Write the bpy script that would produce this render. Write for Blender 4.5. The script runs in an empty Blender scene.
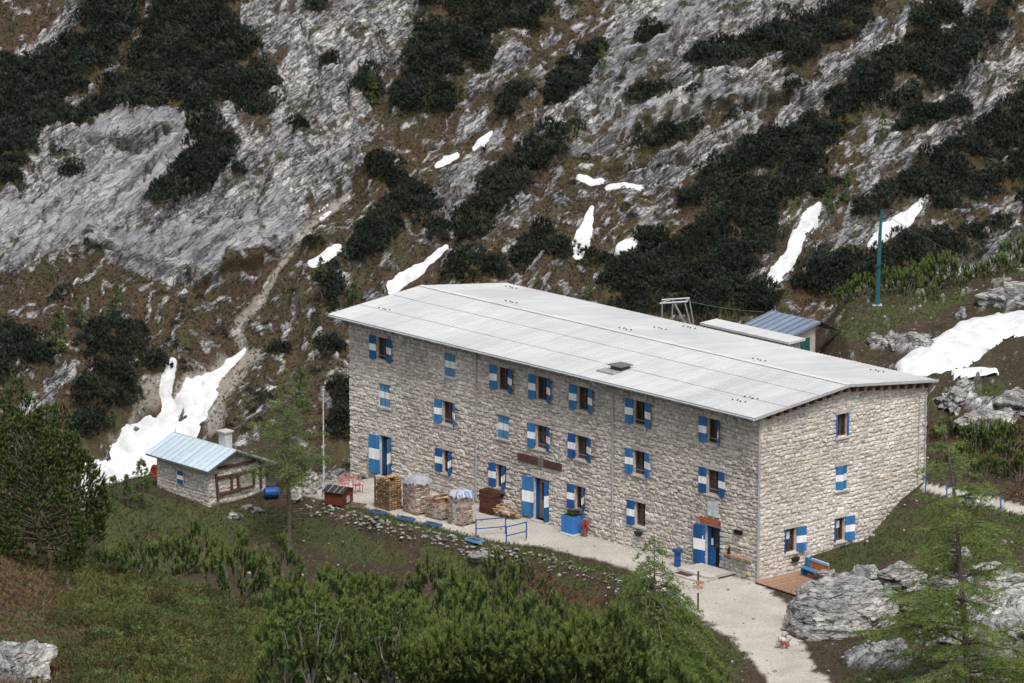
import bpy, math, random
import numpy as np
rng = np.random.default_rng(7)
random.seed(7)
S = bpy.context.scene
COL = S.collection
# ------------------------------------------------------------------ camera
CAM = np.array([-13.74, -242.08, 65.48]); FPX = 4500.0
PITCH = math.radians(12.0721); TH = math.radians(48.8606)
FW = np.array([0, math.cos(PITCH), -math.sin(PITCH)]); RT = np.array([1., 0, 0]); UP = np.cross(RT, FW)
AX = np.array([-math.cos(TH), math.sin(TH), 0]); BX = np.array([math.sin(TH), math.cos(TH), 0]); ZX = np.array([0, 0, 1.])
def ray(u, v): return FW + RT*(u-512)/FPX - UP*(v-341.5)/FPX
def dep(u, v, d):
    r = ray(u, v); return CAM + r*(d/r[1])
def onplane(u, v, n, c):
    r = ray(u, v); return CAM + r*((c-CAM@n)/(r@n))
def proj(P):
    d = np.asarray(P, float)-CAM; z = d@FW
    return 512+FPX*(d@RT)/z, 341.5-FPX*(d@UP)/z
def AB(A, B, z=0.): return AX*A+BX*B+ZX*z

cd = bpy.data.cameras.new("camera"); cam = bpy.data.objects.new("camera", cd); COL.objects.link(cam)
cam.location = CAM; cam.rotation_euler = (math.pi/2-PITCH, 0, 0)
cd.sensor_width = 36; cd.lens = FPX/1024*36; cd.clip_start = 1; cd.clip_end = 5000
cd.dof.use_dof = True; cd.dof.focus_distance = 262; cd.dof.aperture_fstop = 5.6
S.camera = cam

# ------------------------------------------------------------------ numpy noise
_P = np.random.default_rng(3).integers(0, 2**31, 65536)
def _h(ix, iy, s=0):
    return _P[(ix*374761393 + iy*668265263 + s*1442695041) & 65535] / 2**31
def perlin(x, y, s=0):
    x0 = np.floor(x).astype(np.int64); y0 = np.floor(y).astype(np.int64); fx = x-x0; fy = y-y0
    w = lambda t: t*t*t*(t*(t*6-15)+10)
    def g(ix, iy, dx, dy):
        a = _h(ix, iy, s)*2*np.pi
        return np.cos(a)*dx+np.sin(a)*dy
    sx, sy = w(fx), w(fy)
    n0 = g(x0, y0, fx, fy)*(1-sx)+g(x0+1, y0, fx-1, fy)*sx
    n1 = g(x0, y0+1, fx, fy-1)*(1-sx)+g(x0+1, y0+1, fx-1, fy-1)*sx
    return (n0*(1-sy)+n1*sy)*1.5
def fbm(x, y, o=4, s=0, gain=.5):
    t = 0; a = 1; n = 0
    for k in range(o):
        t = t+a*perlin(x*2**k, y*2**k, s+k*17); n += a; a *= gain
    return t/n
def ridged(x, y, o=4, s=0):
    t = 0; a = 1; n = 0
    for k in range(o):
        t = t+a*(1-2*np.abs(perlin(x*2**k, y*2**k, s+k*13))); n += a; a *= .55
    return t/n
def worley(x, y, s=0):
    x0 = np.floor(x).astype(np.int64); y0 = np.floor(y).astype(np.int64)
    f1 = np.full(x.shape, 9.); f2 = np.full(x.shape, 9.); cid = np.zeros(x.shape)
    for i in (-1, 0, 1):
        for j in (-1, 0, 1):
            cx = x0+i; cy = y0+j
            d = np.hypot(cx+_h(cx, cy, s)-x, cy+_h(cx, cy, s+5)-y)
            c = _h(cx, cy, s+9)
            m = d < f1
            f2 = np.where(m, f1, np.minimum(f2, d)); cid = np.where(m, c, cid); f1 = np.where(m, d, f1)
    return f1, f2, cid
def sstep(a, b, x):
    t = np.clip((x-a)/(b-a), 0, 1); return t*t*(3-2*t)
def stroke_field(u, v, strokes):
    """>0 inside; value = 1 - dist/radius, best over the strokes"""
    best = np.full(u.shape, -9.)
    for st in strokes:
        for (x0, y0, r0), (x1, y1, r1) in zip(st[:-1], st[1:]) if len(st) > 1 else [(st[0], st[0])]:
            dx, dy = x1-x0, y1-y0; L = dx*dx+dy*dy+1e-9
            R = max(r0, r1)*3+40
            m = (u > min(x0, x1)-R) & (u < max(x0, x1)+R) & (v > min(y0, y1)-R) & (v < max(y0, y1)+R)
            if not m.any(): continue
            uu, vv = u[m], v[m]
            t = np.clip(((uu-x0)*dx+(vv-y0)*dy)/L, 0, 1)
            d = np.hypot(uu-x0-t*dx, vv-y0-t*dy)
            best[m] = np.maximum(best[m], 1-d/(r0+(r1-r0)*t))
    return best
def poly_in(u, v, pts):
    pts = np.array(pts, float); ins = np.zeros(u.shape, bool)
    for i in range(len(pts)):
        x0, y0 = pts[i]; x1, y1 = pts[i-1]
        c = ((y0 > v) != (y1 > v)) & (u < (x1-x0)*(v-y0)/(y1-y0+1e-12)+x0)
        ins ^= c
    return ins

# ------------------------------------------------------------------ materials
def nodes_mat(name):
    m = bpy.data.materials.new(name); m.use_nodes = True; nt = m.node_tree
    for n in list(nt.nodes): nt.nodes.remove(n)
    out = nt.nodes.new('ShaderNodeOutputMaterial'); b = nt.nodes.new('ShaderNodeBsdfPrincipled')
    nt.links.new(b.outputs[0], out.inputs[0])
    return m, nt, b, out
def N(nt, t, **k):
    n = nt.nodes.new(t)
    for a, x in k.items():
        if a in n.inputs.keys(): n.inputs[a].default_value = x
        else: setattr(n, a, x)
    return n
def mixc(nt, a, b, fac, bt='MIX'):
    n = nt.nodes.new('ShaderNodeMix'); n.data_type = 'RGBA'; n.blend_type = bt
    for s, x in ((n.inputs[0], fac), (n.inputs[6], a), (n.inputs[7], b)):
        if hasattr(x, 'is_linked') or hasattr(x, 'links'): nt.links.new(x, s)
        else: s.default_value = x if not isinstance(x, tuple) else (x+(1,))[:4]
    return n.outputs[2]
def ramp(nt, fac, p0, p1, c0=(0, 0, 0), c1=(1, 1, 1)):
    r = nt.nodes.new('ShaderNodeValToRGB'); e = r.color_ramp.elements
    e[0].position = p0; e[1].position = p1; e[0].color = c0+(1,); e[1].color = c1+(1,)
    nt.links.new(fac, r.inputs[0]); return r.outputs[0]
def noise(nt, scale, detail=4, rough=.55, vec=None, dist=0):
    n = nt.nodes.new('ShaderNodeTexNoise'); n.inputs['Scale'].default_value = scale
    n.inputs['Detail'].default_value = detail; n.inputs['Roughness'].default_value = rough; n.inputs['Distortion'].default_value = dist
    if vec is not None: nt.links.new(vec, n.inputs['Vector'])
    return n.outputs['Fac']
def objcoord(nt, gen='Object'):
    return nt.nodes.new('ShaderNodeTexCoord').outputs[gen]
def bump(nt, b, h, strength, dist=.05):
    n = nt.nodes.new('ShaderNodeBump'); n.inputs['Strength'].default_value = strength; n.inputs['Distance'].default_value = dist
    nt.links.new(h, n.inputs['Height']); nt.links.new(n.outputs[0], b.inputs['Normal'])
def attr_mat(name, rough=.8, ns=6, amt=.35, bs=.3, bscale=20, metal=0, transl=0, spec=.3, streak=False, big=0):
    m, nt, b, out = nodes_mat(name)
    a = N(nt, 'ShaderNodeAttribute', attribute_name='col'); co = objcoord(nt)
    if streak:
        mp = nt.nodes.new('ShaderNodeMapping'); mp.inputs['Scale'].default_value = (1, 1, .15); nt.links.new(co, mp.inputs[0]); co = mp.outputs[0]
    f = ramp(nt, noise(nt, ns, 5, .6, co), .3, .7, (1-amt,)*3, (1+amt*.6,)*3)
    c = mixc(nt, a.outputs['Color'], f, 1.0, 'MULTIPLY')
    if big: c = mixc(nt, c, ramp(nt, noise(nt, .22, 4, .6, objcoord(nt)), .33, .68, (1-big, 1-big*1.02, 1-big*1.05), (1+big*.4, 1+big*.38, 1+big*.33)), 1.0, 'MULTIPLY')
    nt.links.new(c, b.inputs['Base Color']); b.inputs['Roughness'].default_value = rough
    b.inputs['Metallic'].default_value = metal; b.inputs['Specular IOR Level'].default_value = spec
    if bs: bump(nt, b, noise(nt, bscale, 4, .6, co), bs)
    if transl:
        t = nt.nodes.new('ShaderNodeBsdfTranslucent'); nt.links.new(c, t.inputs[0])
        mx = nt.nodes.new('ShaderNodeMixShader'); mx.inputs[0].default_value = transl
        nt.links.new(b.outputs[0], mx.inputs[1]); nt.links.new(t.outputs[0], mx.inputs[2]); nt.links.new(mx.outputs[0], out.inputs[0])
    return m
M = {}
M['stone'] = attr_mat('masonry_stone', .9, 5, .28, .5, 14, spec=.15, big=.22)
M['paint'] = attr_mat('weathered_paint', .55, 4, .22, .15, 30, streak=True)
M['wood'] = attr_mat('timber', .75, 7, .4, .3, 25)
M['metal'] = attr_mat('dull_metal', .45, 3, .15, .05, 20, metal=.4)
M['fabric'] = attr_mat('plastic', .5, 5, .2, .2, 10)
M['needle'] = attr_mat('conifer_needles', .7, 1.2, .25, 0, transl=.2, spec=.15)
M['bark'] = attr_mat('bark', .95, 8, .4, .5, 20, spec=.1)
M['snow'] = attr_mat('old_snow', .7, 1.1, .22, .8, 1.6, spec=.15, big=.12)
def glass_mat():
    m, nt, b, out = nodes_mat('window_glass')
    c = ramp(nt, noise(nt, 1.5, 2, .5, objcoord(nt)), .35, .7, (.012, .014, .017), (.05, .055, .06))
    nt.links.new(c, b.inputs['Base Color']); b.inputs['Roughness'].default_value = .12; b.inputs['Specular IOR Level'].default_value = .45
    return m
M['glass'] = glass_mat()
def roof_mat(name, col, rough=.45):
    m, nt, b, out = nodes_mat(name)
    co = objcoord(nt); a = N(nt, 'ShaderNodeAttribute', attribute_name='col')
    mp = nt.nodes.new('ShaderNodeMapping'); mp.inputs['Scale'].default_value = (1.0, .12, .3); nt.links.new(co, mp.inputs[0])
    f = ramp(nt, noise(nt, 1.6, 5, .65, mp.outputs[0]), .3, .72, (.84, .85, .86), (1.06, 1.06, 1.05))
    g = ramp(nt, noise(nt, .25, 4, .6, co), .35, .7, (.9, .91, .92), (1.04, 1.04, 1.03))
    c = mixc(nt, mixc(nt, a.outputs['Color'], f, 1.0, 'MULTIPLY'), g, 1.0, 'MULTIPLY')
    nt.links.new(c, b.inputs['Base Color']); b.inputs['Roughness'].default_value = rough; b.inputs['Metallic'].default_value = .15
    bump(nt, b, noise(nt, 3, 3, .5, co), .08)
    return m
M['roof'] = roof_mat('sheet_metal_roof', None)
def film_mat():
    m, nt, b, out = nodes_mat('plastic_film')
    b.inputs['Base Color'].default_value = (.75, .76, .8, 1); b.inputs['Roughness'].default_value = .3
    t = nt.nodes.new('ShaderNodeBsdfTransparent'); mx = nt.nodes.new('ShaderNodeMixShader')
    nt.links.new(ramp(nt, noise(nt, 3.5, 4, .6, objcoord(nt)), .4, .68, (.03,)*3, (.32,)*3), mx.inputs[0])
    nt.links.new(t.outputs[0], mx.inputs[1]); nt.links.new(b.outputs[0], mx.inputs[2]); nt.links.new(mx.outputs[0], out.inputs[0])
    return m
M['film'] = film_mat()
def rock_nodes(nt, scale=1.0, bedded=False, ck=1.0):
    """limestone colour and bump height; bedded: laid along the strata coordinates of the slope"""
    co = objcoord(nt)
    mp = nt.nodes.new('ShaderNodeMapping')
    if bedded:
        mr = nt.nodes.new('ShaderNodeVectorRotate'); mr.rotation_type = 'Y_AXIS'; mr.inputs['Angle'].default_value = math.radians(36); nt.links.new(co, mr.inputs['Vector']); nt.links.new(mr.outputs[0], mp.inputs[0]); mp.inputs['Scale'].default_value = (.36, .8, 1.9)
    else:
        mp.inputs['Rotation'].default_value = (.5, .6, .35); mp.inputs['Scale'].default_value = (.5*scale, 1.3*scale, 2.2*scale); nt.links.new(co, mp.inputs[0])
    sv = mp.outputs[0]
    n1 = noise(nt, 1.0, 7, .72, sv, .25); n2 = noise(nt, .18*scale, 4, .6, co); n3 = noise(nt, 3.2*scale, 5, .7, co)
    def vor(sc, feat):
        v = nt.nodes.new('ShaderNodeTexVoronoi'); v.feature = feat; v.inputs['Scale'].default_value = sc
        dn = nt.nodes.new('ShaderNodeVectorMath'); dn.operation = 'ADD'; tn = nt.nodes.new('ShaderNodeTexNoise'); tn.inputs['Scale'].default_value = 1.6; nt.links.new(sv, tn.inputs['Vector'])
        nt.links.new(sv, dn.inputs[0]); nt.links.new(tn.outputs['Color'], dn.inputs[1]); nt.links.new(dn.outputs[0], v.inputs['Vector']); return v
    e1 = vor(.8, 'DISTANCE_TO_EDGE').outputs['Distance']; e2 = vor(2.1, 'DISTANCE_TO_EDGE').outputs['Distance']; cc = vor(.8, 'F1').outputs['Color']
    c = ramp(nt, n1, .37, .57, (.13, .13, .138) if bedded else (.26, .258, .255), (.68, .678, .675) if bedded else (.56, .555, .54))
    c = mixc(nt, c, ramp(nt, cc, .1, .9, (.72, .72, .73), (1.12, 1.11, 1.09)), 1.0, 'MULTIPLY')
    c = mixc(nt, c, ramp(nt, n2, .35, .7, (.55, .56, .59), (1.08, 1.07, 1.03)), 1.0, 'MULTIPLY')
    c = mixc(nt, c, ramp(nt, n3, .3, .62, (.62, .62, .62), (1.1, 1.1, 1.1)), .8, 'MULTIPLY')
    c = mixc(nt, c, ramp(nt, e1, .0, .08, (.16, .155, .15)), .9*ck, 'MULTIPLY')
    c = mixc(nt, c, ramp(nt, e2, .0, .09, (.35, .34, .33)), .75*ck, 'MULTIPLY')
    if bedded:   # smooth slab faces of the cliff
        sx = nt.nodes.new('ShaderNodeSeparateXYZ'); st = N(nt, 'ShaderNodeAttribute', attribute_name='st'); nt.links.new(st.outputs['Vector'], sx.inputs[0])
        sm = ramp(nt, noise(nt, .55, 5, .55, sv), .3, .7, (.20, .202, .212), (.44, .44, .445))
        sm = mixc(nt, sm, ramp(nt, vor(.42, 'DISTANCE_TO_EDGE').outputs['Distance'], .0, .035, (.22, .21, .2)), .85, 'MULTIPLY')
        sm = mixc(nt, sm, ramp(nt, n2, .35, .7, (.7, .71, .74), (1.08, 1.07, 1.03)), 1.0, 'MULTIPLY')
        c = mixc(nt, c, sm, sx.outputs[0])
    ad = nt.nodes.new('ShaderNodeMath'); ad.operation = 'ADD'; nt.links.new(n1, ad.inputs[0]); nt.links.new(n3, ad.inputs[1])
    a2 = nt.nodes.new('ShaderNodeMath'); a2.operation = 'ADD'; nt.links.new(ad.outputs[0], a2.inputs[0]); nt.links.new(ramp(nt, e1, 0, .15), a2.inputs[1])
    return c, a2.outputs[0]
def rock_mat():
    m, nt, b, out = nodes_mat('limestone')
    c, h = rock_nodes(nt, 1.6, False, .45); c = mixc(nt, c, (1.02, 1.01, 1.0), 1.0, 'MULTIPLY')
    nt.links.new(c, b.inputs['Base Color']); b.inputs['Roughness'].default_value = .95; b.inputs['Specular IOR Level'].default_value = .15
    bump(nt, b, h, .7, .25); return m
M['rock'] = rock_mat()
def terrain_mat():
    m, nt, b, out = nodes_mat('alpine_ground')
    co = objcoord(nt)
    at = N(nt, 'ShaderNodeAttribute', attribute_name='mk'); sp = nt.nodes.new('ShaderNodeSeparateColor'); nt.links.new(at.outputs['Color'], sp.inputs[0])
    rock, hr = rock_nodes(nt, 1.0, True)
    s1 = noise(nt, 2.2, 6, .7, co); s2 = noise(nt, .35, 5, .6, co); s3 = noise(nt, 6.0, 4, .7, co)
    soil = ramp(nt, s1, .3, .7, (.022, .017, .012), (.086, .064, .044))
    soil = mixc(nt, soil, ramp(nt, s2, .35, .68, (.026, .028, .015), (.078, .055, .036)), .55)
    soil = mixc(nt, soil, (.30, .29, .275), ramp(nt, s3, .61, .70, (0, 0, 0), (.75, .75, .75)))
    grass = ramp(nt, s1, .3, .7, (.026, .036, .013), (.075, .088, .034))
    grass = mixc(nt, grass, ramp(nt, s2, .3, .7, (.10, .075, .045), (.06, .085, .03)), .4)
    grav = ramp(nt, s3, .3, .7, (.40, .375, .335), (.58, .55, .50))
    grav = mixc(nt, grav, ramp(nt, s2, .3, .7, (.75, .73, .70), (1.05, 1.05, 1.05)), 1.0, 'MULTIPLY')
    heath = ramp(nt, s1, .3, .7, (.040, .022, .015), (.105, .062, .038))
    c = mixc(nt, soil, heath, at.outputs['Alpha'])
    c = mixc(nt, c, grass, sp.outputs[1]); c = mixc(nt, c, rock, sp.outputs[0]); c = mixc(nt, c, grav, sp.outputs[2])
    nt.links.new(c, b.inputs['Base Color']); b.inputs['Roughness'].default_value = .95; b.inputs['Specular IOR Level'].default_value = .1
    ad = nt.nodes.new('ShaderNodeMath'); ad.operation = 'ADD'; hm = nt.nodes.new('ShaderNodeMath'); hm.operation = 'MULTIPLY'; nt.links.new(hr, hm.inputs[0]); nt.links.new(sp.outputs[0], hm.inputs[1]); nt.links.new(hm.outputs[0], ad.inputs[0]); nt.links.new(s3, ad.inputs[1])
    bump(nt, b, ad.outputs[0], .8, .25)
    return m
M['terrain'] = terrain_mat()

# ------------------------------------------------------------------ mesh helpers
def link(name, me, mat, parent=None, smooth=False):
    o = bpy.data.objects.new(name, me); COL.objects.link(o)
    if mat is not None: me.materials.append(mat)
    if parent is not None: o.parent = parent
    if smooth: me.polygons.foreach_set('use_smooth', np.ones(len(me.polygons), bool))
    return o
def npmesh(name, V, F, mat, col=None, vcol=None, vname='mk', parent=None, smooth=False, st=None):
    V = np.ascontiguousarray(V, np.float32); F = np.ascontiguousarray(F, np.int32); k = F.shape[1]
    me = bpy.data.meshes.new(name); me.vertices.add(len(V)); me.vertices.foreach_set('co', V.ravel())
    me.loops.add(F.size); me.loops.foreach_set('vertex_index', F.ravel())
    me.polygons.add(len(F)); me.polygons.foreach_set('loop_start', np.arange(0, F.size, k, dtype=np.int32))
    me.polygons.foreach_set('loop_total', np.full(len(F), k, np.int32))
    me.update(calc_edges=True)
    if col is not None:
        a = me.attributes.new('col', 'FLOAT_COLOR', 'FACE'); c = np.ones((len(F), 4), np.float32); c[:, :3] = col; a.data.foreach_set('color', c.ravel())
    if st is not None:
        a = me.attributes.new('st', 'FLOAT_VECTOR', 'POINT'); a.data.foreach_set('vector', np.ascontiguousarray(st, np.float32).ravel())
    if vcol is not None:
        a = me.attributes.new(vname, 'FLOAT_COLOR', 'POINT'); a.data.foreach_set('color', np.ascontiguousarray(vcol, np.float32).ravel())
    return link(name, me, mat, parent, smooth)
class MB:
    def __init__(s): s.v = []; s.f = []; s.c = []
    def add(s, vs, fs, col):
        o = len(s.v); s.v += [tuple(map(float, p)) for p in vs]
        for f in fs: s.f.append(tuple(i+o for i in f)); s.c.append(col)
    def quad(s, a, b, c, d, col): s.add([a, b, c, d], [(0, 1, 2, 3)], col)
    def box(s, lo, hi, col, jit=0):
        x0, y0, z0 = lo; x1, y1, z1 = hi
        vs = [(x0, y0, z0), (x1, y0, z0), (x1, y1, z0), (x0, y1, z0), (x0, y0, z1), (x1, y0, z1), (x1, y1, z1), (x0, y1, z1)]
        if jit: vs = [tuple(q+random.uniform(-jit, jit) for q in p) for p in vs]
        s.add(vs, [(3, 2, 1, 0), (4, 5, 6, 7), (0, 1, 5, 4), (1, 2, 6, 5), (2, 3, 7, 6), (3, 0, 4, 7)], col)
    def beam(s, p0, p1, w, h, col, up=(0, 0, 1)):
        p0 = np.array(p0, float); p1 = np.array(p1, float); d = p1-p0; d /= np.linalg.norm(d)
        up = np.array(up, float); x = np.cross(d, up)
        if np.linalg.norm(x) < 1e-3: x = np.cross(d, (1, 0, 0))
        x /= np.linalg.norm(x); y = np.cross(x, d); x = x*w/2; y = y*h/2
        vs = [p0-x-y, p0+x-y, p0+x+y, p0-x+y, p1-x-y, p1+x-y, p1+x+y, p1-x+y]
        s.add(vs, [(0, 1, 2, 3), (7, 6, 5, 4), (4, 5, 1, 0), (5, 6, 2, 1), (6, 7, 3, 2), (7, 4, 0, 3)], col)
    def tube(s, pts, rs, n, col, cap=True):
        pts = [np.array(p, float) for p in pts]
        if not hasattr(rs, '__len__'): rs = [rs]*len(pts)
        vs = []; fs = []
        for i, p in enumerate(pts):
            d = pts[min(i+1, len(pts)-1)]-pts[max(i-1, 0)]; d = d/(np.linalg.norm(d)+1e-9)
            x = np.cross(d, (0.13, .3, 1.)) if abs(d[2]) < .9 else np.cross(d, (1, .1, 0))
            x /= np.linalg.norm(x); y = np.cross(d, x)
            for k in range(n):
                a = 2*math.pi*k/n; vs.append(p+rs[i]*(x*math.cos(a)+y*math.sin(a)))
        for i in range(len(pts)-1):
            for k in range(n):
                k2 = (k+1) % n; fs.append((i*n+k, i*n+k2, (i+1)*n+k2, (i+1)*n+k))
        if cap: fs.append(tuple(range(n))[::-1]); fs.append(tuple((len(pts)-1)*n+k for k in range(n)))
        s.add(vs, fs, col)
    def build(s, name, mat, parent=None, smooth=False):
        me = bpy.data.meshes.new(name); me.from_pydata(s.v, [], s.f)
        a = me.attributes.new('col', 'FLOAT_COLOR', 'FACE')
        c = np.ones((len(s.f), 4), np.float32)
        if s.f: c[:, :3] = np.array([q[:3] for q in s.c])
        a.data.foreach_set('color', c.ravel()); me.update()
        return link(name, me, mat, parent, smooth)
def tag(o, label, cat, group=None, kind=None):
    o['label'] = label; o['category'] = cat
    if group: o['group'] = group
    if kind: o['kind'] = kind
    return o
def thing(name, loc, rotz, label, cat, group=None, scale=1.0):
    o = bpy.data.objects.new(name, None); COL.objects.link(o); o.empty_display_size = .3
    o.location = tuple(map(float, loc)); o.rotation_euler = (0, 0, rotz); o.scale = (scale,)*3
    return tag(o, label, cat, group)
def struct(o): o['kind'] = 'structure'; return o
def copy_tree(o, parent=None):
    c = o.copy(); COL.objects.link(c)
    if parent is not None: c.parent = parent; c.matrix_parent_inverse = o.matrix_parent_inverse.copy()
    for ch in list(o.children): copy_tree(ch, c)
    return c
def shade(c, k): return tuple(x*k for x in c)
def jc(c, amt=.15):
    k = 1+random.uniform(-amt, amt); return tuple(max(0, x*k*(1+random.uniform(-amt, amt)*.25)) for x in c)
# ------------------------------------------------------------------ terrain
KD = 1.0177
PROF = {
 -900: [(-60,72),(0,63.6),(50,46),(100,33),(150,22),(175,14.2),(195,12.2),(208,11.4),(225,5),(245,-5),(262,-9),(300,-20),(350,-34),(405,-40)],
 0:   [(-60,72),(0,63.6),(50,46),(100,33),(150,21),(175,13.7),(195,11.9),(206,11.2),(222,5),(245,-5),(262,-8),(300,-20),(350,-34),(405,-40)],
 100: [(-60,72),(0,63.6),(50,46),(100,33),(150,21),(175,13.4),(192,11.8),(210,9.4),(226,4.5),(240,-3),(250,.2),(256,1.3),(262,.8),(275,-3),(300,-18),(350,-34),(405,-40)],
 200: [(-60,72),(0,63.6),(50,46),(100,33),(150,21),(175,13.4),(192,10.5),(210,7.4),(228,5.0),(240,-3.4),(252,-1.8),(257,-.5),(260,0),(273,.0),(281,-4.5),(300,-16),(330,-26),(370,-36),(405,-40)],
 300: [(-60,72),(0,63.6),(50,46),(100,33),(150,21),(182,11.8),(200,8.2),(215,5.6),(226,4.0),(238,-4),(248,-4),(257,-1.9),(261,-.3),(263,0),(267,-.4),(280,-4.5),(300,-14),(330,-25),(370,-36),(405,-40)],
 400: [(-60,72),(0,63.6),(50,46),(100,33),(150,21),(182,11.6),(200,7.9),(214,5.8),(224,4.4),(236,-4.5),(245,-4.5),(252,-3),(257,-1),(262,0),(290,0),(300,-4),(330,-22),(370,-36),(405,-40)],
 500: [(-60,72),(0,63.6),(50,46),(100,32),(150,21),(185,11),(200,7.6),(212,6.2),(223,4.4),(234,-4.8),(240,-4.8),(246,-3.5),(252,-.5),(256,0),(290,0),(300,-4),(330,-20),(370,-35),(405,-40)],
 600: [(-60,72),(0,63.6),(50,46),(100,31),(150,21),(185,10.8),(200,7),(210,4.8),(217,3.2),(228,-3.4),(234,-3.4),(240,-2),(246,0),(290,0),(300,-3),(330,-18),(370,-34),(405,-40)],
 650: [(-60,72),(0,63.6),(50,46),(100,32),(150,19),(185,10.4),(200,6.2),(208,4.2),(213,3.0),(224,-1.5),(236,-1),(243,0),(288,.2),(300,-2.5),(330,-17),(370,-34),(405,-40)],
 700: [(-60,72),(0,63.6),(50,46),(100,31),(150,17),(185,8.6),(195,5.6),(203,3.2),(212,1.0),(222,.3),(232,0),(240,0),(285,.4),(300,-2),(330,-16),(370,-34),(405,-40)],
 770: [(-60,72),(0,63.6),(50,46),(100,29),(150,9),(190,2.2),(210,.6),(222,0),(240,0),(262,1.2),(280,2.6),(300,-1),(330,-16),(370,-34),(405,-40)],
 850: [(-60,72),(0,63.6),(50,46),(100,29),(150,9),(190,2.6),(215,.5),(225,.3),(235,.6),(243,1.0),(252,2.8),(262,6.5),(273,9.2),(280,9.0),(300,1),(330,-14),(370,-33),(405,-40)],
 920: [(-60,72),(0,63.6),(50,46),(100,29),(150,9),(190,2.8),(215,.7),(225,1.1),(235,1.7),(243,2.2),(249,2.6),(254,3.5),(259,5.6),(265,8.0),(275,9.7),(281,9.2),(300,1),(330,-14),(370,-33),(405,-40)],
 1000:[(-60,72),(0,63.6),(50,46),(100,29),(150,9),(190,2.8),(215,.7),(225,1.2),(235,1.9),(243,2.8),(247,3.2),(254,5.3),(259,6.7),(265,8.5),(275,9.9),(283,9.6),(300,2),(330,-13),(370,-33),(405,-40)],
 1100:[(-60,72),(0,63.6),(50,46),(100,29),(150,10),(190,3.2),(215,1.2),(225,1.8),(235,2.6),(243,3.6),(247,4.2),(254,6.1),(259,7.6),(265,9.5),(275,11.5),(284,11.4),(300,4),(330,-12),(370,-33),(405,-40)],
 2400:[(-60,72),(0,63.6),(50,46),(100,31),(150,16),(190,10),(215,7),(235,8),(247,10),(259,13),(275,16),(290,15),(310,4),(340,-12),(370,-33),(405,-40)],
}
PK = sorted(PROF)
EDGE_A = [-14, -8, -3, 0, 4, 6, 10, 15, 18, 24, 31, 34, 40]
EDGE_B = [-16, -14, -10, -8.5, -6.4, -5.2, -5.0, -5.7, -6.3, -6.9, -7.2, -7.4, -7.4]
def ground_h(x, y):
    d = y-CAM[1]; U = 512+4500*(x-CAM[0])/(KD*np.maximum(d, 60.))
    cols = []
    for k in PK:
        p = np.array(PROF[k], float)
        cols.append((np.interp(d-1.6, p[:, 0], p[:, 1])+np.interp(d, p[:, 0], p[:, 1])*2+np.interp(d+1.6, p[:, 0], p[:, 1]))/4)
    cols = np.array(cols); i = np.clip(np.searchsorted(PK, U)-1, 0, len(PK)-2)
    pk = np.array(PK, float); t = np.clip((U-pk[i])/(pk[i+1]-pk[i]), 0, 1)
    ix = np.arange(len(x)); h = cols[i, ix]*(1-t)+cols[i+1, ix]*t
    h = h+fbm(x/6., y/6., 3, 1)*.45*sstep(170, 200, d)
    A = x*AX[0]+y*AX[1]; B = x*BX[0]+y*BX[1]
    # terrace before the facade, and the bank below it
    eb = np.interp(A, EDGE_A, EDGE_B)+perlin(A/2.2, B*0+3, 4)*.35
    terr = sstep(-.35, .15, B-eb)*sstep(34.5, 32.5, A)*sstep(-16, -9, A)*(B < 14)
    terr = np.where((A < 0) & (B > -2), terr*sstep(1.5, -1., B), terr)
    bank = np.clip(eb-B, 0, 20)*-.85
    hb = np.where((B < eb) & (A > -3) & (A < 34), np.maximum(np.minimum(h, 0), np.maximum(bank, -4.6)), h)
    f = sstep(7.5, 4, eb-B)*sstep(-3, 1, A)*sstep(36, 33, A)
    h = h*(1-f)+hb*f
    h = h*(1-terr)+(-.02+fbm(x/3, y/3, 3, 8)*.05)*terr
    # ground climbing along the gable wall
    hg = np.interp(B, [-4, 0, 3.0, 3.9, 8.5, 9.6, 11.3, 14, 20], [0, 0, .02, .82, 1.05, 1.75, 2.95, 4.0, 5.5])
    wA = np.exp(-(np.minimum(A+.0, 0)/4.5)**2)*(A < 2)*sstep(-4, -1, B)*sstep(22, 15, B)
    h = h*(1-wA)+hg*wA
    foot = (A > -.0) & (A < 36) & (B > 0) & (B < 13.2)
    h = np.where(foot & (A > 1), -.3, h)
    # hut footprint
    return h
def gz(x, y): return float(ground_h(np.array([float(x)]), np.array([float(y)]))[0])

def axis_cols():
    return np.concatenate([np.linspace(-2500, -60, 60)[:-1], np.arange(-60, 1085, 2.3), np.linspace(1085, 3500, 60)[1:]])
U = axis_cols()
D = np.concatenate([np.linspace(-60, 100, 18)[:-1], np.arange(100, 172, 1.6), np.arange(172, 292, .32), np.linspace(292, 412, 34)])
UU, DD = np.meshgrid(U, D)
gx = (CAM[0]+(UU-512)/4500*KD*np.maximum(DD, 60)).ravel(); gy = (CAM[1]+DD).ravel()
gzv = ground_h(gx, gy)
gpu, gpv = proj(np.stack([gx, gy, gzv], 1)); far = DD.ravel() < 120; gpu[far] = -999; gpv[far] = 2000
gA = gx*AX[0]+gy*AX[1]; gB = gx*BX[0]+gy*BX[1]
n1 = fbm(gx/2.5, gy/2.5, 4, 21); n2 = fbm(gx/.9, gy/.9, 3, 31); n3 = fbm(gx/7, gy/7, 3, 41)
fld = lambda st, a=.5: stroke_field(gpu, gpv, st)+n1*a+n2*a*.7
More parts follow.
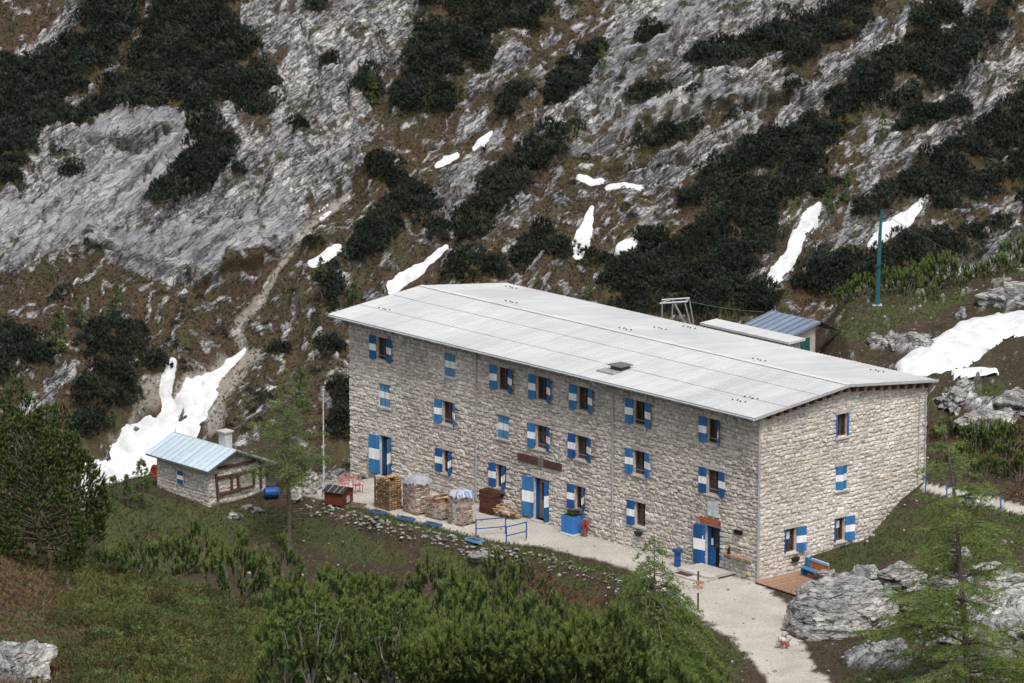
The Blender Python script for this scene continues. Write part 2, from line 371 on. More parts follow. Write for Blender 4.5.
# gravel of the terrace and paths
eb = np.interp(gA, EDGE_A, EDGE_B)
inner = np.interp(gA, [0, 3, 6, 10, 14, 17, 24, 34], [-6.2, -4.6, -3.6, -3.5, -4.0, -5.2, -5.6, -6.0])
gravel = sstep(-.15, .25, gB-inner+n1*.5)*(gA > -1)*(gA < 33.5)*(gB < 1)
PATH = [[(655, 580, 14), (700, 592, 24), (740, 606, 34), (770, 630, 32), (786, 668, 24), (800, 700, 36)], [(926, 487, 4), (970, 497, 5), (1040, 514, 5)]]
gravel = np.maximum(gravel, sstep(-.05, .12, fld(PATH, .28)))
gravel = np.maximum(gravel, .75*sstep(.0, .3, fld([[(300, 482, 12), (335, 490, 12)], [(330, 470, 6), (350, 478, 8)]], .5)))
GRASS = [[(110, 520, 20), (200, 528, 14), (300, 525, 18), (330, 540, 12)], [(830, 560, 14), (870, 540, 26), (930, 525, 30), (1010, 530, 30)], [(900, 580, 16), (1000, 560, 20)], [(940, 655, 12), (960, 650, 14)], [(865, 648, 8), (890, 640, 12), (925, 618, 16), (1000, 590, 18)], [(935, 402, 9), (1000, 392, 9)], [(940, 462, 9), (1000, 430, 10)], [(440, 560, 8), (520, 565, 6)], [(330, 550, 10), (400, 560, 8)], [(140, 508, 14), (200, 514, 10), (260, 512, 14)], [(850, 330, 14), (900, 312, 14), (960, 296, 10)], [(830, 300, 10), (900, 288, 12), (960, 275, 10), (1030, 262, 10)],
         [(690, 640, 22), (720, 660, 24)], [(850, 690, 12), (980, 640, 16)], [(500, 545, 5), (600, 570, 5), (640, 590, 7)], [(350, 508, 4), (400, 522, 5), (450, 533, 5), (490, 545, 5)], [(340, 535, 10), (380, 548, 8)], [(430, 552, 10), (480, 562, 8)], [(560, 578, 6), (590, 590, 6)], [(120, 560, 30), (230, 555, 14)], [(300, 440, 20), (345, 470, 12)], [(20, 640, 30), (120, 600, 20), (300, 660, 60)]]
grass = sstep(-.1, .35, fld(GRASS, .55))
HEATH = [[(70, 590, 24), (130, 610, 14), (150, 650, 12)], [(130, 545, 14), (180, 535, 10)], [(930, 430, 12), (1030, 450, 26)], [(540, 585, 12), (600, 605, 14)], [(960, 505, 8), (1030, 500, 12)]]
heath = sstep(-.1, .4, fld(HEATH, .6))
ROCKG = [[(985, 410, 14), (960, 396, 8)], [(1010, 300, 12)], [(900, 345, 8), (925, 350, 6)], [(930, 610, 12), (960, 620, 20), (1020, 620, 30)], [(1000, 665, 16)], [(850, 662, 8), (905, 660, 12)], [(10, 668, 18)], [(310, 485, 8)], [(480, 548, 6), (520, 560, 5)]][:-1]
rockg = sstep(.05, .3, fld(ROCKG, .7)); rockg = np.maximum(rockg, .6*sstep(.34, .42, n2+n1*.3)*(gpv < 420)*(gpu > 800))
gravel = gravel*(1-rockg*.5)
# trodden stones etc.: real relief in the rock areas
wx, wy = gx+n1*.6, gy+n2*.4
f1, f2, ci = worley(wx/1.1+wy*.3, wy/.8, 3)
gz_soft = gzv.copy(); gzv = gzv+rockg*(1-sstep(-.3, 0, stroke_field(gpu, gpv, [[(1040, 322, 8), (965, 343, 18), (905, 370, 9)]])))*((ci-.35)*.55+.35-np.clip(.14-(f2-f1), 0, .14)*2.)+n2*.10*(1-gravel)*(DD.ravel() > 165)
mk = np.stack([rockg, grass, gravel, heath], 1)
nr, nc = UU.shape
idx = np.arange(nr*nc).reshape(nr, nc)
Fg = np.stack([idx[:-1, :-1], idx[:-1, 1:], idx[1:, 1:], idx[1:, :-1]], -1).reshape(-1, 4)
GV = np.stack([gx, gy, gzv], 1)
struct(npmesh('ground', GV, Fg, M['terrain'], vcol=mk, smooth=True, st=np.stack([gx*0, gy*0, gzv*0], 1)))

# ------------------------------------------------------------------ the mountain side across the valley
NM = np.array([0, -.615, .788])
Um = np.concatenate([np.linspace(-2600, -320, 80)[:-1], np.arange(-320, -40, 4.), np.arange(-40, 1064, 1.5), np.arange(1065, 1340, 4.), np.linspace(1342, 3600, 80)])
Dm = np.concatenate([np.linspace(385, 408, 10)[:-1], np.arange(408, 478, .15), np.linspace(478, 760, 40)])
UU2, DD2 = np.meshgrid(Um, Dm)
mx = (CAM[0]+(UU2-512)/4500*KD*DD2).ravel(); my = (CAM[1]+DD2).ravel(); dm = DD2.ravel()
mz = np.where(dm < 408, -50+(dm-385)*.1186, -37.9+.78*(dm-420))
mz = np.where(dm > 500, -37.9+.78*80+(dm-500)*.6, mz)
mz = mz+fbm(mx/60, my/60, 3, 77)*8*sstep(480, 620, dm)
MP = np.stack([mx, my, mz], 1); mu, mv = proj(MP)
a1 = fbm(mu/55, mv/55, 4, 51); a2 = fbm(mu/16, mv/16, 4, 52); 
# strata run up to the right: s along them, t across them (picture metres)
def rot(u, v, deg): c, s_ = math.cos(math.radians(deg)), math.sin(math.radians(deg)); return u*c-v*s_, u*s_+v*c
wu, wv = mu+a1*14, mv+a1*12
sr, tr = rot(wu/10, wv/10, 33); sl, tl = rot(wu/10, wv/10, 52)
leftw = sstep(420, 330, mu)
aR = fbm(sr/4.5, tr/1.0, 3, 61); aL = fbm(sl/3.6, tl/1.3, 3, 62)
an = aR*(1-leftw)+aL*leftw
def cls(strokes, polys, k=.4, k2=.35, k3=.25):
    f = stroke_field(mu, mv, strokes)
    for p in polys:
        # soft edge for polygons from a coarse in/out test on warped coordinates
        f = np.maximum(f, np.where(poly_in(mu+a1*14+a2*8, mv+a1*12+a2*7, p), .5, -1.))
    return f+a1*k+a2*k2+an*k3
MUGO = cls([
 [(200, 130, 16), (222, 152, 18), (195, 190, 14), (160, 212, 12)], [(245, 122, 9), (270, 112, 7)], [(240, 186, 8)], [(302, 140, 6)], [(330, 66, 7)], [(262, 128, 8)], [(318, 8, 8)], [(280, 170, 5)], [(60, 165, 6)], [(72, 185, 7)],
 [(470, 225, 16), (500, 185, 17), (545, 150, 14), (572, 140, 9)], [(510, 112, 10), (522, 96, 8)], [(555, 100, 14), (580, 70, 13), (598, 50, 8)], [(365, 80, 12), (372, 92, 9)], [(385, 170, 14), (420, 205, 12), (440, 235, 10)], [(395, 205, 12), (380, 235, 14), (360, 260, 12)],
 [(700, 66, 10), (760, 45, 14), (820, 22, 15), (875, 2, 12)], [(795, 58, 12), (850, 28, 13), (870, 10, 10)], [(792, 152, 18), (830, 125, 20), (880, 78, 17), (935, 40, 12)], [(690, 195, 14), (735, 165, 16), (775, 138, 10)],
 [(700, 250, 30), (735, 215, 24), (800, 172, 22)], [(620, 292, 20), (660, 260, 30), (720, 265, 30), (760, 235, 18)], [(640, 300, 18), (760, 300, 16)], [(935, 80, 16), (985, 32, 18), (1000, 10, 14)], [(870, 215, 14), (950, 165, 18), (1030, 112, 20)], [(940, 200, 12), (1030, 165, 20), (1040, 205, 16)],
 [(815, 285, 20), (880, 262, 24), (975, 240, 14)], [(1000, 225, 10)], [(630, 100, 8), (660, 92, 6)], [(650, 150, 9), (690, 130, 7)], [(560, 250, 12), (600, 262, 12)], [(960, 105, 10), (905, 130, 8)],
 [(920, 30, 9), (950, 5, 12)], [(520, 260, 12), (545, 235, 9)], [(455, 275, 11), (500, 270, 12)], [(895, 110, 9), (925, 95, 9)], [(840, 90, 7)], [(640, 40, 7), (665, 28, 6)], [(735, 115, 6)], [(820, 195, 7), (850, 180, 6)],
 [(100, 350, 26), (130, 345, 20)], [(115, 395, 28), (90, 425, 24)], [(10, 345, 18), (40, 370, 16)], [(0, 380, 20)], [(60, 300, 8)], [(150, 370, 10)], [(215, 330, 6)], [(315, 250, 7), (335, 300, 10)], [(345, 395, 14), (345, 440, 20)], [(330, 345, 10)], [(275, 345, 6)]],
 [[(-60, 70), (30, 50), (70, 35), (95, 8), (80, -30), (238, -30), (236, 25), (262, 55), (274, 85), (240, 104), (200, 108), (160, 118), (120, 120), (92, 118), (78, 135), (50, 132), (36, 160), (20, 195), (-60, 215)],
  [(425, -30), (565, -30), (548, 18), (500, 28), (490, 48), (486, 64), (452, 88), (458, 104), (440, 112), (402, 118), (400, 95), (406, 60), (416, 40)]])
strk = fbm(sr/7, tr/1.5, 3, 121)
MUGO = np.maximum(MUGO, np.where((mu > 430) & (mv < 300), (strk-.50)*2.2, -1))
CLEAR = stroke_field(mu, mv, [[(148, 0, 7), (138, 40, 9), (112, 70, 8), (70, 104, 9)], [(185, 70, 5), (200, 60, 4)], [(470, 70, 8), (452, 90, 8)], [(205, 5, 3), (190, 30, 3)]])+a2*.7
MUGO = np.where(CLEAR > .1, -1, MUGO)
off = (mu < -20) | (mu > 1040) | (mv < -15)
MUGO = np.where(off, np.maximum(MUGO, fbm(sr/14, tr/4.5, 3, 71)*4-.4), MUGO)
ROCK = cls([
 [(0, 90, 8), (40, 40, 12), (75, 15, 9)], [(480, 86, 12), (512, 56, 12)], [(425, 240, 9), (455, 190, 12), (490, 130, 9)], [(440, 140, 6), (480, 120, 8)], [(545, 40, 4)], [(350, 58, 12), (390, 50, 14)],
 [(880, 40, 18), (850, 60, 14), (820, 95, 16), (790, 125, 14)], [(1000, 40, 16), (970, 75, 16), (900, 150, 14), (870, 180, 14), (900, 95, 8)], [(1015, 60, 12), (960, 100, 10)], [(880, 210, 12), (850, 235, 12), (890, 230, 9)], [(930, 135, 12), (1000, 95, 10)], [(650, 215, 8), (665, 195, 7)],
 [(950, 265, 14), (985, 245, 12), (1010, 255, 10)], [(640, 185, 10), (700, 150, 12), (740, 130, 12)], [(740, 282, 6), (760, 270, 5)], [(920, 195, 10), (980, 190, 9)], [(1000, 205, 9), (1024, 195, 8)], [(520, 205, 9), (500, 225, 10)], [(190, 400, 8), (160, 420, 6)], [(70, 385, 8), (30, 420, 8)], [(790, 175, 9), (770, 190, 7)], [(820, 215, 8), (800, 235, 8)]],
 [[(-60, 218), (20, 196), (38, 162), (52, 134), (80, 136), (94, 119), (120, 121), (160, 119), (200, 110), (245, 105), (272, 88), (262, 55), (238, 20), (238, -30), (430, -30), (424, 30), (395, 50), (350, 58), (372, 110), (365, 150), (345, 185), (300, 232), (285, 247), (250, 260), (210, 282), (180, 290), (150, 284), (128, 270), (110, 257), (60, 264), (-60, 292)],
  [(600, 42), (612, -30), (880, -30), (800, 30), (780, 85), (830, 92), (700, 108), (640, 130), (560, 165), (530, 150), (535, 110), (560, 98), (585, 82)]], .3, .45, .75)
ROCK = ROCK+np.where(mu > 430, fbm(sr/5, tr/1.1, 3, 122)*.7+.14, fbm(sl/5, tl/2, 3, 123)*.25)
ROCK = np.where(CLEAR > .1, -1, ROCK)
ROCK = np.where(off, np.maximum(ROCK-.3, fbm(sr/10, tr/3, 3, 73)*3.), ROCK)
streak = fbm(sr/3.5, tr/.42, 3, 131)*(1-leftw)+.12*leftw; blk0 = fbm(sr/.9, tr/.4, 2, 83); small = fbm(sr/1.6, tr/.8, 3, 81)   # outcrops and boulders in the soil
SCREE = stroke_field(mu, mv, [[(347, 190, 5), (318, 218, 4), (296, 240, 4), (272, 275, 5), (248, 305, 6), (236, 325, 7), (245, 342, 4)], [(190, 390, 20), (220, 360, 14)], [(110, 425, 18), (160, 385, 12)], [(250, 350, 12), (215, 395, 12), (215, 425, 12)], [(340, 130, 4), (360, 90, 4)], [(610, 262, 3), (655, 205, 4)]])+a2*.6
SNOWS = {
 'broad tongue of old snow filling the gully behind the stone hut': ([[(244, 340, 2.5), (230, 354, 6), (212, 374, 10), (194, 398, 17), (174, 424, 26), (148, 455, 34), (118, 492, 40)], [(173, 364, 4), (165, 390, 7), (170, 410, 10)], [(216, 392, 3), (206, 405, 4)]], None),
 'thin finger of snow beside the upper end of the scree runnel': ([[(346, 187, 5), (334, 198, 7), (320, 212, 6)]], 1),
 'long slanting snow strip just above the left end of the lodge roof': ([[(392, 288, 8), (418, 268, 8), (446, 248, 4)]], 1),
 'short snow strip left of the lodge roof below the cliff foot': ([[(314, 268, 6.5), (326, 260, 7.5), (340, 253, 5)]], 1),
 'small snow sliver on the brown slope above a rock rib': ([[(437, 164, 3.5), (447, 157, 5), (457, 150, 3.5)]], 1),
 'narrow snow sliver at the foot of a pale rock slab': ([[(474, 142, 3.5), (482, 136, 4.5), (491, 130, 3.5)]], 1),
 'upright ragged snow patch on the brown slope behind the roof': ([[(592, 208, 3), (587, 225, 8), (581, 243, 10), (578, 257, 6)]], 1),
 'small flat snow patch under the dark rock ledge': ([[(580, 178, 4), (592, 182, 5), (602, 181, 3)]], 1),
 'flat snow patch under the rock ledge with a ragged lower edge': ([[(608, 188, 4), (624, 185, 5), (641, 184, 3)]], 1),
 'small snow spot at the foot of the pale rock rib': ([[(621, 250, 7), (633, 243, 6)]], 1),
 'curved snow strip between the dwarf pines right of the valley': ([[(770, 282, 8), (785, 264, 10), (797, 240, 8), (810, 222, 7), (819, 210, 4)]], 1),
 'slanting snow field behind the teal pole': ([[(872, 246, 5), (890, 232, 9), (908, 219, 9), (923, 203, 4)]], 1),
}
snowf = {k: stroke_field(mu, mv, s[0])+a2*.36+a1*.2+fbm(mu/6, mv/6, 2, 141)*.10 for k, s in SNOWS.items()}
SN = np.max(np.stack(list(snowf.values())), 0)
mugo = sstep(-.05, .18, MUGO); rock = sstep(-.08, .1, ROCK)*(1-mugo*.85)
rs = sstep(.13, .27, small+a2*.25+.12*sstep(380, 560, mu))*(mv < 500); rock0 = rock.copy(); rock = np.maximum(rock, rs*.9*(1-mugo))
rock = np.maximum(rock*.999*(stroke_field(mu, mv, [[(40, 225, 40), (160, 185, 34)], [(130, 262, 26), (285, 222, 24)], [(95, 138, 18), (205, 125, 14)]]) > .25), rock*(.08+.92*sstep(-.24, -.06, an*.6+a2*.35+blk0*.3+streak*.45-.02)))    # soil in the cracks
scree = sstep(-.05, .5, SCREE)*(1-mugo)*.42
soilg = sstep(.05, .4, a1+fbm(mu/30, mv/30, 3, 93)*.8)*.3
snow_here = sstep(-.1, .1, SN)
# relief
f1, f2, ci = worley(sr/3.6+a2*.4, tr/1.35+a2*.35, 12); g1, g2, gi = worley(sl/3.0+a2*.4, tl/1.7+a1*.5, 14)
blk = (ci*(1-leftw)+gi*leftw)-.5; crack = np.clip(.16-((f2-f1)*(1-leftw)+(g2-g1)*leftw), 0, .16)/.16
h1, h2, hi = worley(sr/1.0+a2*.5, tr/.5, 15)
fine = ridged(sr/1.2, tr/.28, 3, 63)*(1-leftw)+ridged(sl/1.1, tl/.5, 3, 64)*leftw
wS = fbm(mu/70, mv/70, 3, 111)*1.6; wL = fbm(mu/28, mv/28, 3, 112)*.9
def saw(t, lam, w): x = -t/lam+w; return 1-(x-np.floor(x))
def sawq(t, lam, w): x = -t/lam+w; return _h(np.floor(x).astype(np.int64), np.zeros(len(t), np.int64), 7)
tt = tr*(1-leftw)+tl*leftw; s_ = sr*(1-leftw)+sl*leftw
gate = sstep(-.25, .25, fbm(s_/7, tt/3, 2, 114))
slab = saw(tt, 3.0, wS+wL*.4)*(.25+.9*sawq(tt, 3.0, wS+wL*.4))*(.35+.65*gate)*.95+saw(tt, .85, wL*1.6+wS)*(.2+.8*sawq(tt, .85, wL*1.6+wS))*.34-.35
smooth_ = np.clip(np.maximum(sstep(.05, .5, stroke_field(mu, mv, [[(20, 235, 36), (90, 215, 40), (160, 180, 34), (200, 150, 16)], [(130, 262, 26), (220, 262, 26), (285, 222, 24)], [(95, 138, 18), (150, 140, 22), (205, 125, 14)]])+a2*.5+a1*.3), .6*sstep(.0, .5, stroke_field(mu, mv, [[(600, 90, 20), (640, 45, 30), (700, 10, 26)], [(720, 90, 14), (640, 115, 14), (570, 150, 12)], [(760, 100, 12), (690, 120, 12)], [(440, 235, 12), (490, 135, 12)]])+a2*.4)), 0, 1)
lw1, lw2, lwc = worley(sl/5.5+a2*.25, tl/2.4+a2*.2, 31)
blk = blk*(1-smooth_)+(lwc-.5)*1.3*smooth_; crack = crack*(1-smooth_)+np.clip(.07-(lw2-lw1), 0, .07)/.07*smooth_; fine = fine*(1-.8*smooth_); hi = .5+(hi-.5)*(1-.85*smooth_); an = an*(1-.55*smooth_); slab = slab*(1-.6*smooth_)
disp = (rock0+.45*(rock-rock0))*(.15+blk*.8-crack*.55+an*.6+slab*1.35+(hi-.5)*.42+fine*.10)+rs*.06*(1-mugo)
disp = disp*(1-.85*snow_here)*(1-.5*scree)+(1-rock)*(a2*.30+small*.10)*(1-snow_here)
big = 2.4*np.exp(-((mu-170)/190)**2-((mv-190)/80)**2)+2.2*np.exp(-((mu-60)/110)**2-((mv-380)/60)**2)-1.6*np.clip(stroke_field(mu, mv, [[(350, 185, 30), (270, 275, 34), (230, 345, 40), (140, 450, 60)]]), 0, 1)
big = big+a1*1.3+fbm(mu/120, mv/120, 2, 99)*1.5
def ledge(pts, up, dn, hu, hd):
    p = np.array(pts, float); yl = np.interp(mu, p[:, 0], p[:, 1])+a2*5+an*3
    win = sstep(p[0, 0], p[0, 0]+25, mu)*sstep(p[-1, 0], p[-1, 0]-25, mu); t = yl-mv
    return win*(up*np.exp(-np.maximum(t, 0)/hu)*sstep(-1, 4, t)-dn*np.exp(-np.abs(t)/hd)*(t < 0))
disp = disp+ledge([(540, 168), (580, 150), (640, 128), (700, 108), (780, 101), (830, 92)], 1.1, .7, 14, 6)
disp = disp+ledge([(585, 172), (660, 165), (700, 150), (760, 150)], .8, .6, 9, 4)+ledge([(80, 138), (105, 150), (125, 166), (150, 160), (185, 140), (215, 118)], 1.5, .8, 26, 5)
disp = disp+ledge([(280, 160), (300, 100), (262, 60), (255, 40)], .2, .2, 9, 4)+ledge([(100, 262), (130, 266), (200, 290), (260, 262), (300, 235)], 1.0, .6, 18, 6)
JOINT = [[(84, 141), (108, 152), (130, 167), (150, 161), (185, 135), (215, 112)], [(72, 216), (100, 190), (132, 163)], [(98, 228), (140, 190), (198, 142)], [(128, 266), (165, 232), (228, 178)], [(40, 205), (70, 180), (92, 150)], [(150, 284), (205, 246), (268, 204)], [(180, 288), (240, 240), (300, 205)], [(20, 240), (60, 212)],
         [(255, 44), (272, 62), (286, 102), (300, 138)], [(300, 20), (318, 70), (322, 110)], [(345, 60), (350, 110), (330, 160)], [(548, 170), (590, 150), (640, 130), (700, 110), (790, 101), (832, 88)], [(588, 173), (640, 168), (690, 152), (740, 140)], [(600, 112), (650, 82), (700, 56), (745, 30)], [(562, 122), (620, 78), (700, 22)], [(640, 98), (700, 78), (765, 58)],
         [(690, 42), (760, 4)], [(610, 60), (660, 28), (690, 0)], [(850, 70), (885, 40), (905, 10)], [(870, 182), (905, 148), (940, 118)], [(955, 95), (1000, 45), (1020, 20)], [(430, 240), (460, 190), (488, 135)], [(955, 268), (990, 246), (1015, 238)], [(640, 190), (690, 158), (735, 132)], [(800, 130), (830, 96), (860, 64)]]
jt = np.full(len(mu), -9.)
ju, jv = mu+a2*7+an*4, mv+a2*6+an*4
for L_ in JOINT:
    for (x0, y0), (x1, y1) in zip(L_[:-1], L_[1:]):
        dx, dy = x1-x0, y1-y0; t = np.clip(((ju-x0)*dx+(jv-y0)*dy)/(dx*dx+dy*dy), 0, 1); d = np.hypot(ju-x0-t*dx, jv-y0-t*dy)
        jt = np.maximum(jt, 1-d/2.6)
disp = disp-np.clip(jt, 0, .6)*2.2*np.clip(rock+.2, 0, 1)
vis = sstep(400, 412, dm)*sstep(520, 470, dm)*.8+.2
MB0 = MP+NM*(big*vis)[:, None]
MV = MB0+NM*(disp*vis)[:, None]
MV[:, 0] += (a2*.25+blk*.3*rock)*vis*.7
dirt = np.zeros(len(mu))
mkm = np.stack([rock*(1-snow_here*.6), np.clip(soilg*(1-rock)+.25*mugo, 0, 1), scree, np.clip(.45*sstep(0, .4, -a1)+mugo*.3, 0, 1)], 1)
nr2, nc2 = UU2.shape; id2 = np.arange(nr2*nc2).reshape(nr2, nc2)
Fm = np.stack([id2[:-1, :-1], id2[:-1, 1:], id2[1:, 1:], id2[1:, :-1]], -1).reshape(-1, 4)
struct(npmesh('mountain_slope', MV, Fm, M['terrain'], vcol=mkm, smooth=True, st=np.stack([smooth_, mu*0, mu*0], 1)))

# snow patches: thick lenses lying on the ground they cover
def snow_from(base, faces, field, name, label, thick, nrm, group=None, wob=None):
    keep = field > -.28
    fm = faces[keep[faces].all(1)]
    lab = np.arange(len(base))     # keep the one connected sheet
    for _ in range(400):
        m_ = lab[fm].min(1); new = lab.copy(); np.minimum.at(new, fm.ravel(), np.repeat(m_, 4))
        if (new == lab).all(): break
        lab = new
    ids, cn = np.unique(lab[fm[:, 0]], return_counts=True); fm = fm[lab[fm[:, 0]] == ids[np.argmax(cn)]]
    used = np.unique(fm); mp = np.full(len(base), -1); mp[used] = np.arange(len(used))
    t = np.clip(field[used]+.28, 0, 1); off_ = (thick+.30)*(np.sqrt(np.clip(t/.7, 0, 1)))-.36
    if wob is not None: off_ = off_+wob[used]
    V = base[used]+nrm*off_[:, None]
    o = npmesh(name, V, mp[fm], M['snow'], col=np.array([.55, .56, .575]), smooth=True)
    return tag(o, label, 'snow patch', group)
for k, s in SNOWS.items():
    snow_from(MB0, Fm, np.where(off, -9, snowf[k]), 'snow_patch', k, .16 if s[1] else .22, NM, 'old snow patches on the mountain', a1*.15+a2*.04)
gsn = stroke_field(gpu, gpv, [[(1040, 322, 8), (1000, 328, 12), (965, 343, 18), (930, 362, 14), (905, 370, 9)]])+n1*.35+n2*.1
gsn2 = stroke_field(gpu, gpv, [[(955, 376, 5), (975, 375, 5), (995, 374, 4)]])+n1*.2
gsn = np.where((gB < 13.6) & (gA > 0), -9, gsn)
snow_from(np.stack([gx, gy, gz_soft], 1), Fg, gsn, 'snow_patch', 'thick snow bank on the hillside right behind the lodge roof corner', .55, ZX, None, n1*.1)

# lookup from a picture direction to the ground actually met there
snow_from(np.stack([gx, gy, gz_soft], 1), Fg, gsn2, 'snow_patch', 'small snow strip below the thick snow bank right of the roof corner', .35, ZX, None, n1*.05)
RZ = 3
raster = {}
def _fill(V, u, v, m):
    dd = (V-CAM)@FW; ii = np.where(m)[0]
    key = (np.floor(v[ii]/RZ)*2000+np.floor(u[ii]/RZ)).astype(np.int64)
    o = np.argsort(-dd[ii])
    for k, i in zip(key[o], ii[o]): raster[int(k)] = V[i]
ggu, ggv = proj(GV); _fill(MV, *(lambda q: (q[0], q[1], (q[0] > -60) & (q[0] < 1090) & (q[1] > -60) & (q[1] < 520) & (dm > 415)))(proj(MV)))
_fill(GV, ggu, ggv, (DD.ravel() > 165) & (DD.ravel() < 300) & (ggu > -60) & (ggu < 1090) & (ggv < 900))
def at(u, v):
    for r in range(0, 6):
        for dv in range(-r, r+1):
            for du in range(-r, r+1):
                k = int(math.floor(v/RZ)+dv)*2000+int(math.floor(u/RZ)+du)
                if k in raster: return np.array(raster[k])
    raise KeyError((u, v))
def on_ground(u, v, zguess=0., it=12):
    """the near ground met by looking along (u, v)"""
    r = ray(u, v); ds = np.arange(172, 296, .1)
    P = CAM+r[None]*(ds/r[1])[:, None]; h = ground_h(P[:, 0], P[:, 1]); i = np.argmax(P[:, 2] < h)
    if P[i, 2] >= h[i]:
        if it > 0: return on_ground(u, v+3, zguess, it-1)
        raise KeyError(('no ground', u, v))
    return np.array([P[i, 0], P[i, 1], h[i]])
# ------------------------------------------------------------------ the lodge   (local frame: x = -A, y = B)
RZL = -TH
LEN, WID = 36.0, 13.23
BLUE = (.013, .078, .235); BLUE2 = (.032, .145, .33); PALEB = (.085, .20, .36); WHITE = (.72, .73, .74)
BROWN = (.10, .042, .026); DARK = (.012, .011, .011)
def roof_z(B): return 9.60+(B+.95)*(.80/7.45) if B < 6.5 else 10.40-(B-6.5)*(.78/7.1)
def Wfront(s, out, z): return (-s, -out, z)
def Wgable(s, out, z): return (out, s, z)
def Wleft(s, out, z): return (-LEN-out, s, z)
def Wback(s, out, z): return (-s, WID+out, z)
def stone_wall(W, L, zlo, top, opens, tone, warm, ch=(.17, .29), sw=(.2, .5), relief=.075):
    mb = MB()
    ss = sorted({0, L, *[o[0] for o in opens], *[o[1] for o in opens]}); ztop = max(top(0), top(L), top(L/2))
    cap = min(top(0), top(L), top(L/2))-.1
    zs = sorted({zlo, cap, *[o[2] for o in opens], *[o[3] for o in opens]})
    mortar = shade(tone, .78)
    for i in range(len(ss)-1):
        for j in range(len(zs)-1):
            a, b, c, d = ss[i], ss[i+1], zs[j], zs[j+1]
            if any(o[0] <= a+1e-6 and b-1e-6 <= o[1] and o[2] <= c+1e-6 and d-1e-6 <= o[3] for o in opens): continue
            mb.quad(W(a, 0, c), W(b, 0, c), W(b, 0, d), W(a, 0, d), mortar)
    k = 24
    for i in range(k):
        a, b = L*i/k, L*(i+1)/k
        mb.quad(W(a, 0, cap), W(b, 0, cap), W(b, 0, top(b)-.02), W(a, 0, top(a)-.02), mortar)
    for o in opens:   # reveals
        a, b, c, d = o[:4]; r = -.38; t = shade(tone, 1.05)
        mb.quad(W(a, 0.03, c), W(a, r, c), W(a, r, d), W(a, .03, d), t); mb.quad(W(b, .03, c), W(b, r, c), W(b, r, d), W(b, .03, d), t)
        mb.quad(W(a, .03, d), W(b, .03, d), W(b, r, d), W(a, r, d), t); mb.quad(W(a, .03, c), W(b, .03, c), W(b, r, c), W(a, r, c), t)
    z = zlo
    while z < ztop:
        h = random.uniform(*ch); zm = z+h/2
        cuts = sorted((o[0]-.0, o[1]+.0) for o in opens if o[2]-.05 < zm < o[3]+.05)
        iv = []; p = 0.
        for a, b in cuts: iv.append((p, a)); p = b
        iv.append((p, L))
        for a, b in iv:
            s = a
            while s < b-.04:
                w = random.uniform(*sw)
                if b-s-w < .22: w = b-s
                if zm < top(s+w/2)-.12:
                    hh = h*random.uniform(.88, 1.04); dz = random.uniform(-.05, .05)
                    j = lambda q: random.uniform(-q, q)
                    g = .014
                    base = [(s+g, z+g+dz), (s+w-g, z+g+dz), (s+w-g, z+hh-g+dz), (s+g, z+hh-g+dz)]
                    base = [(q[0]+j(.035), q[1]+j(.042)) for q in base]
                    cx, cz = s+w/2, z+hh/2; rf = random.uniform(.3, 1.35)*relief
                    inn = [(cx+(q[0]-cx)*random.uniform(.74, .9), cz+(q[1]-cz)*random.uniform(.66, .86), rf+j(.022)) for q in base]
                    vs = [W(q[0], .004, q[1]) for q in base]+[W(q[0], q[2], q[1]) for q in inn]+[W(cx+j(.06), rf+random.uniform(0, .03), cz+j(.03))]
                    t = random.random(); c = jc(warm if t < .25 else tone, .11)
                    if t > .95: c = shade(c, .75)
                    if .3 < t < .36: c = shade(c, 1.18)
                    mb.add(vs, [(0, 1, 5, 4), (1, 2, 6, 5), (2, 3, 7, 6), (3, 0, 4, 7), (4, 5, 8), (5, 6, 8), (6, 7, 8), (7, 4, 8)], c)
                s += w
        z += h
    return mb
TONE, WARM = (.53, .495, .455), (.57, .51, .445)
lodge = thing('mountain_lodge', (0, 0, 0), RZL, 'long three-storey stone lodge with blue and white shutters and a pale sheet metal roof', 'lodge')
# openings (s0, s1, z0, z1)
FO = {}
WIN = []   # (wall, s0, s1, z0, z1, left leaf angle or None, right leaf angle or None, closed)
for s, l, r in ((32.82, 172, 168), (21.62, 170, 160), (18.2, 174, 158), (14.62, 172, 162), (9.8, 168, 170), (3.72, 172, 130)):
    WIN.append(('f', s-.5, s+.5, 7.27, 8.68, l, r, 0))
for s, l, r in ((26.65, 165, 150), (18.22, 170, 155), (14.7, 172, 160), (9.8, 170, 165), (3.72, 174, 172)):
    WIN.append(('f', s-.5, s+.5, 4.36, 5.76, l, r, 0))
for s, z in ((26.48, 7.33), (32.58, 4.42), (21.62, 4.38)): WIN.append(('f', s-.5, s+.5, z, z+1.4, 0, 0, 1))
for s, l, r in ((26.72, 172, 120), (21.82, 172, 118), (14.85, 172, 125), (9.72, 172, None)): WIN.append(('f', s-.42, s+.42, 1.34, 2.74, l, r, 0))
WIN += [('g', 5.92, 6.78, 7.36, 8.68, None, None, 2), ('g', 5.92, 6.80, 4.3, 5.66, 20, 14, 1), ('g', 1.98, 2.82, 1.32, 2.70, None, 165, 0), ('g', 5.92, 6.68, 1.30, 2.66, None, 165, 0)]
DOORS = [(32.0, 33.06, .06, 2.58), (17.56, 18.86, .06, 2.58), (3.12, 4.26, .10, 2.50)]
fo = [w[1:5] for w in WIN if w[0] == 'f']+DOORS; go = [w[1:5] for w in WIN if w[0] == 'g']
stone_wall(Wfront, LEN, -.6, lambda s: roof_z(0)-.02, fo, TONE, WARM).build('wall', M['stone'], lodge)
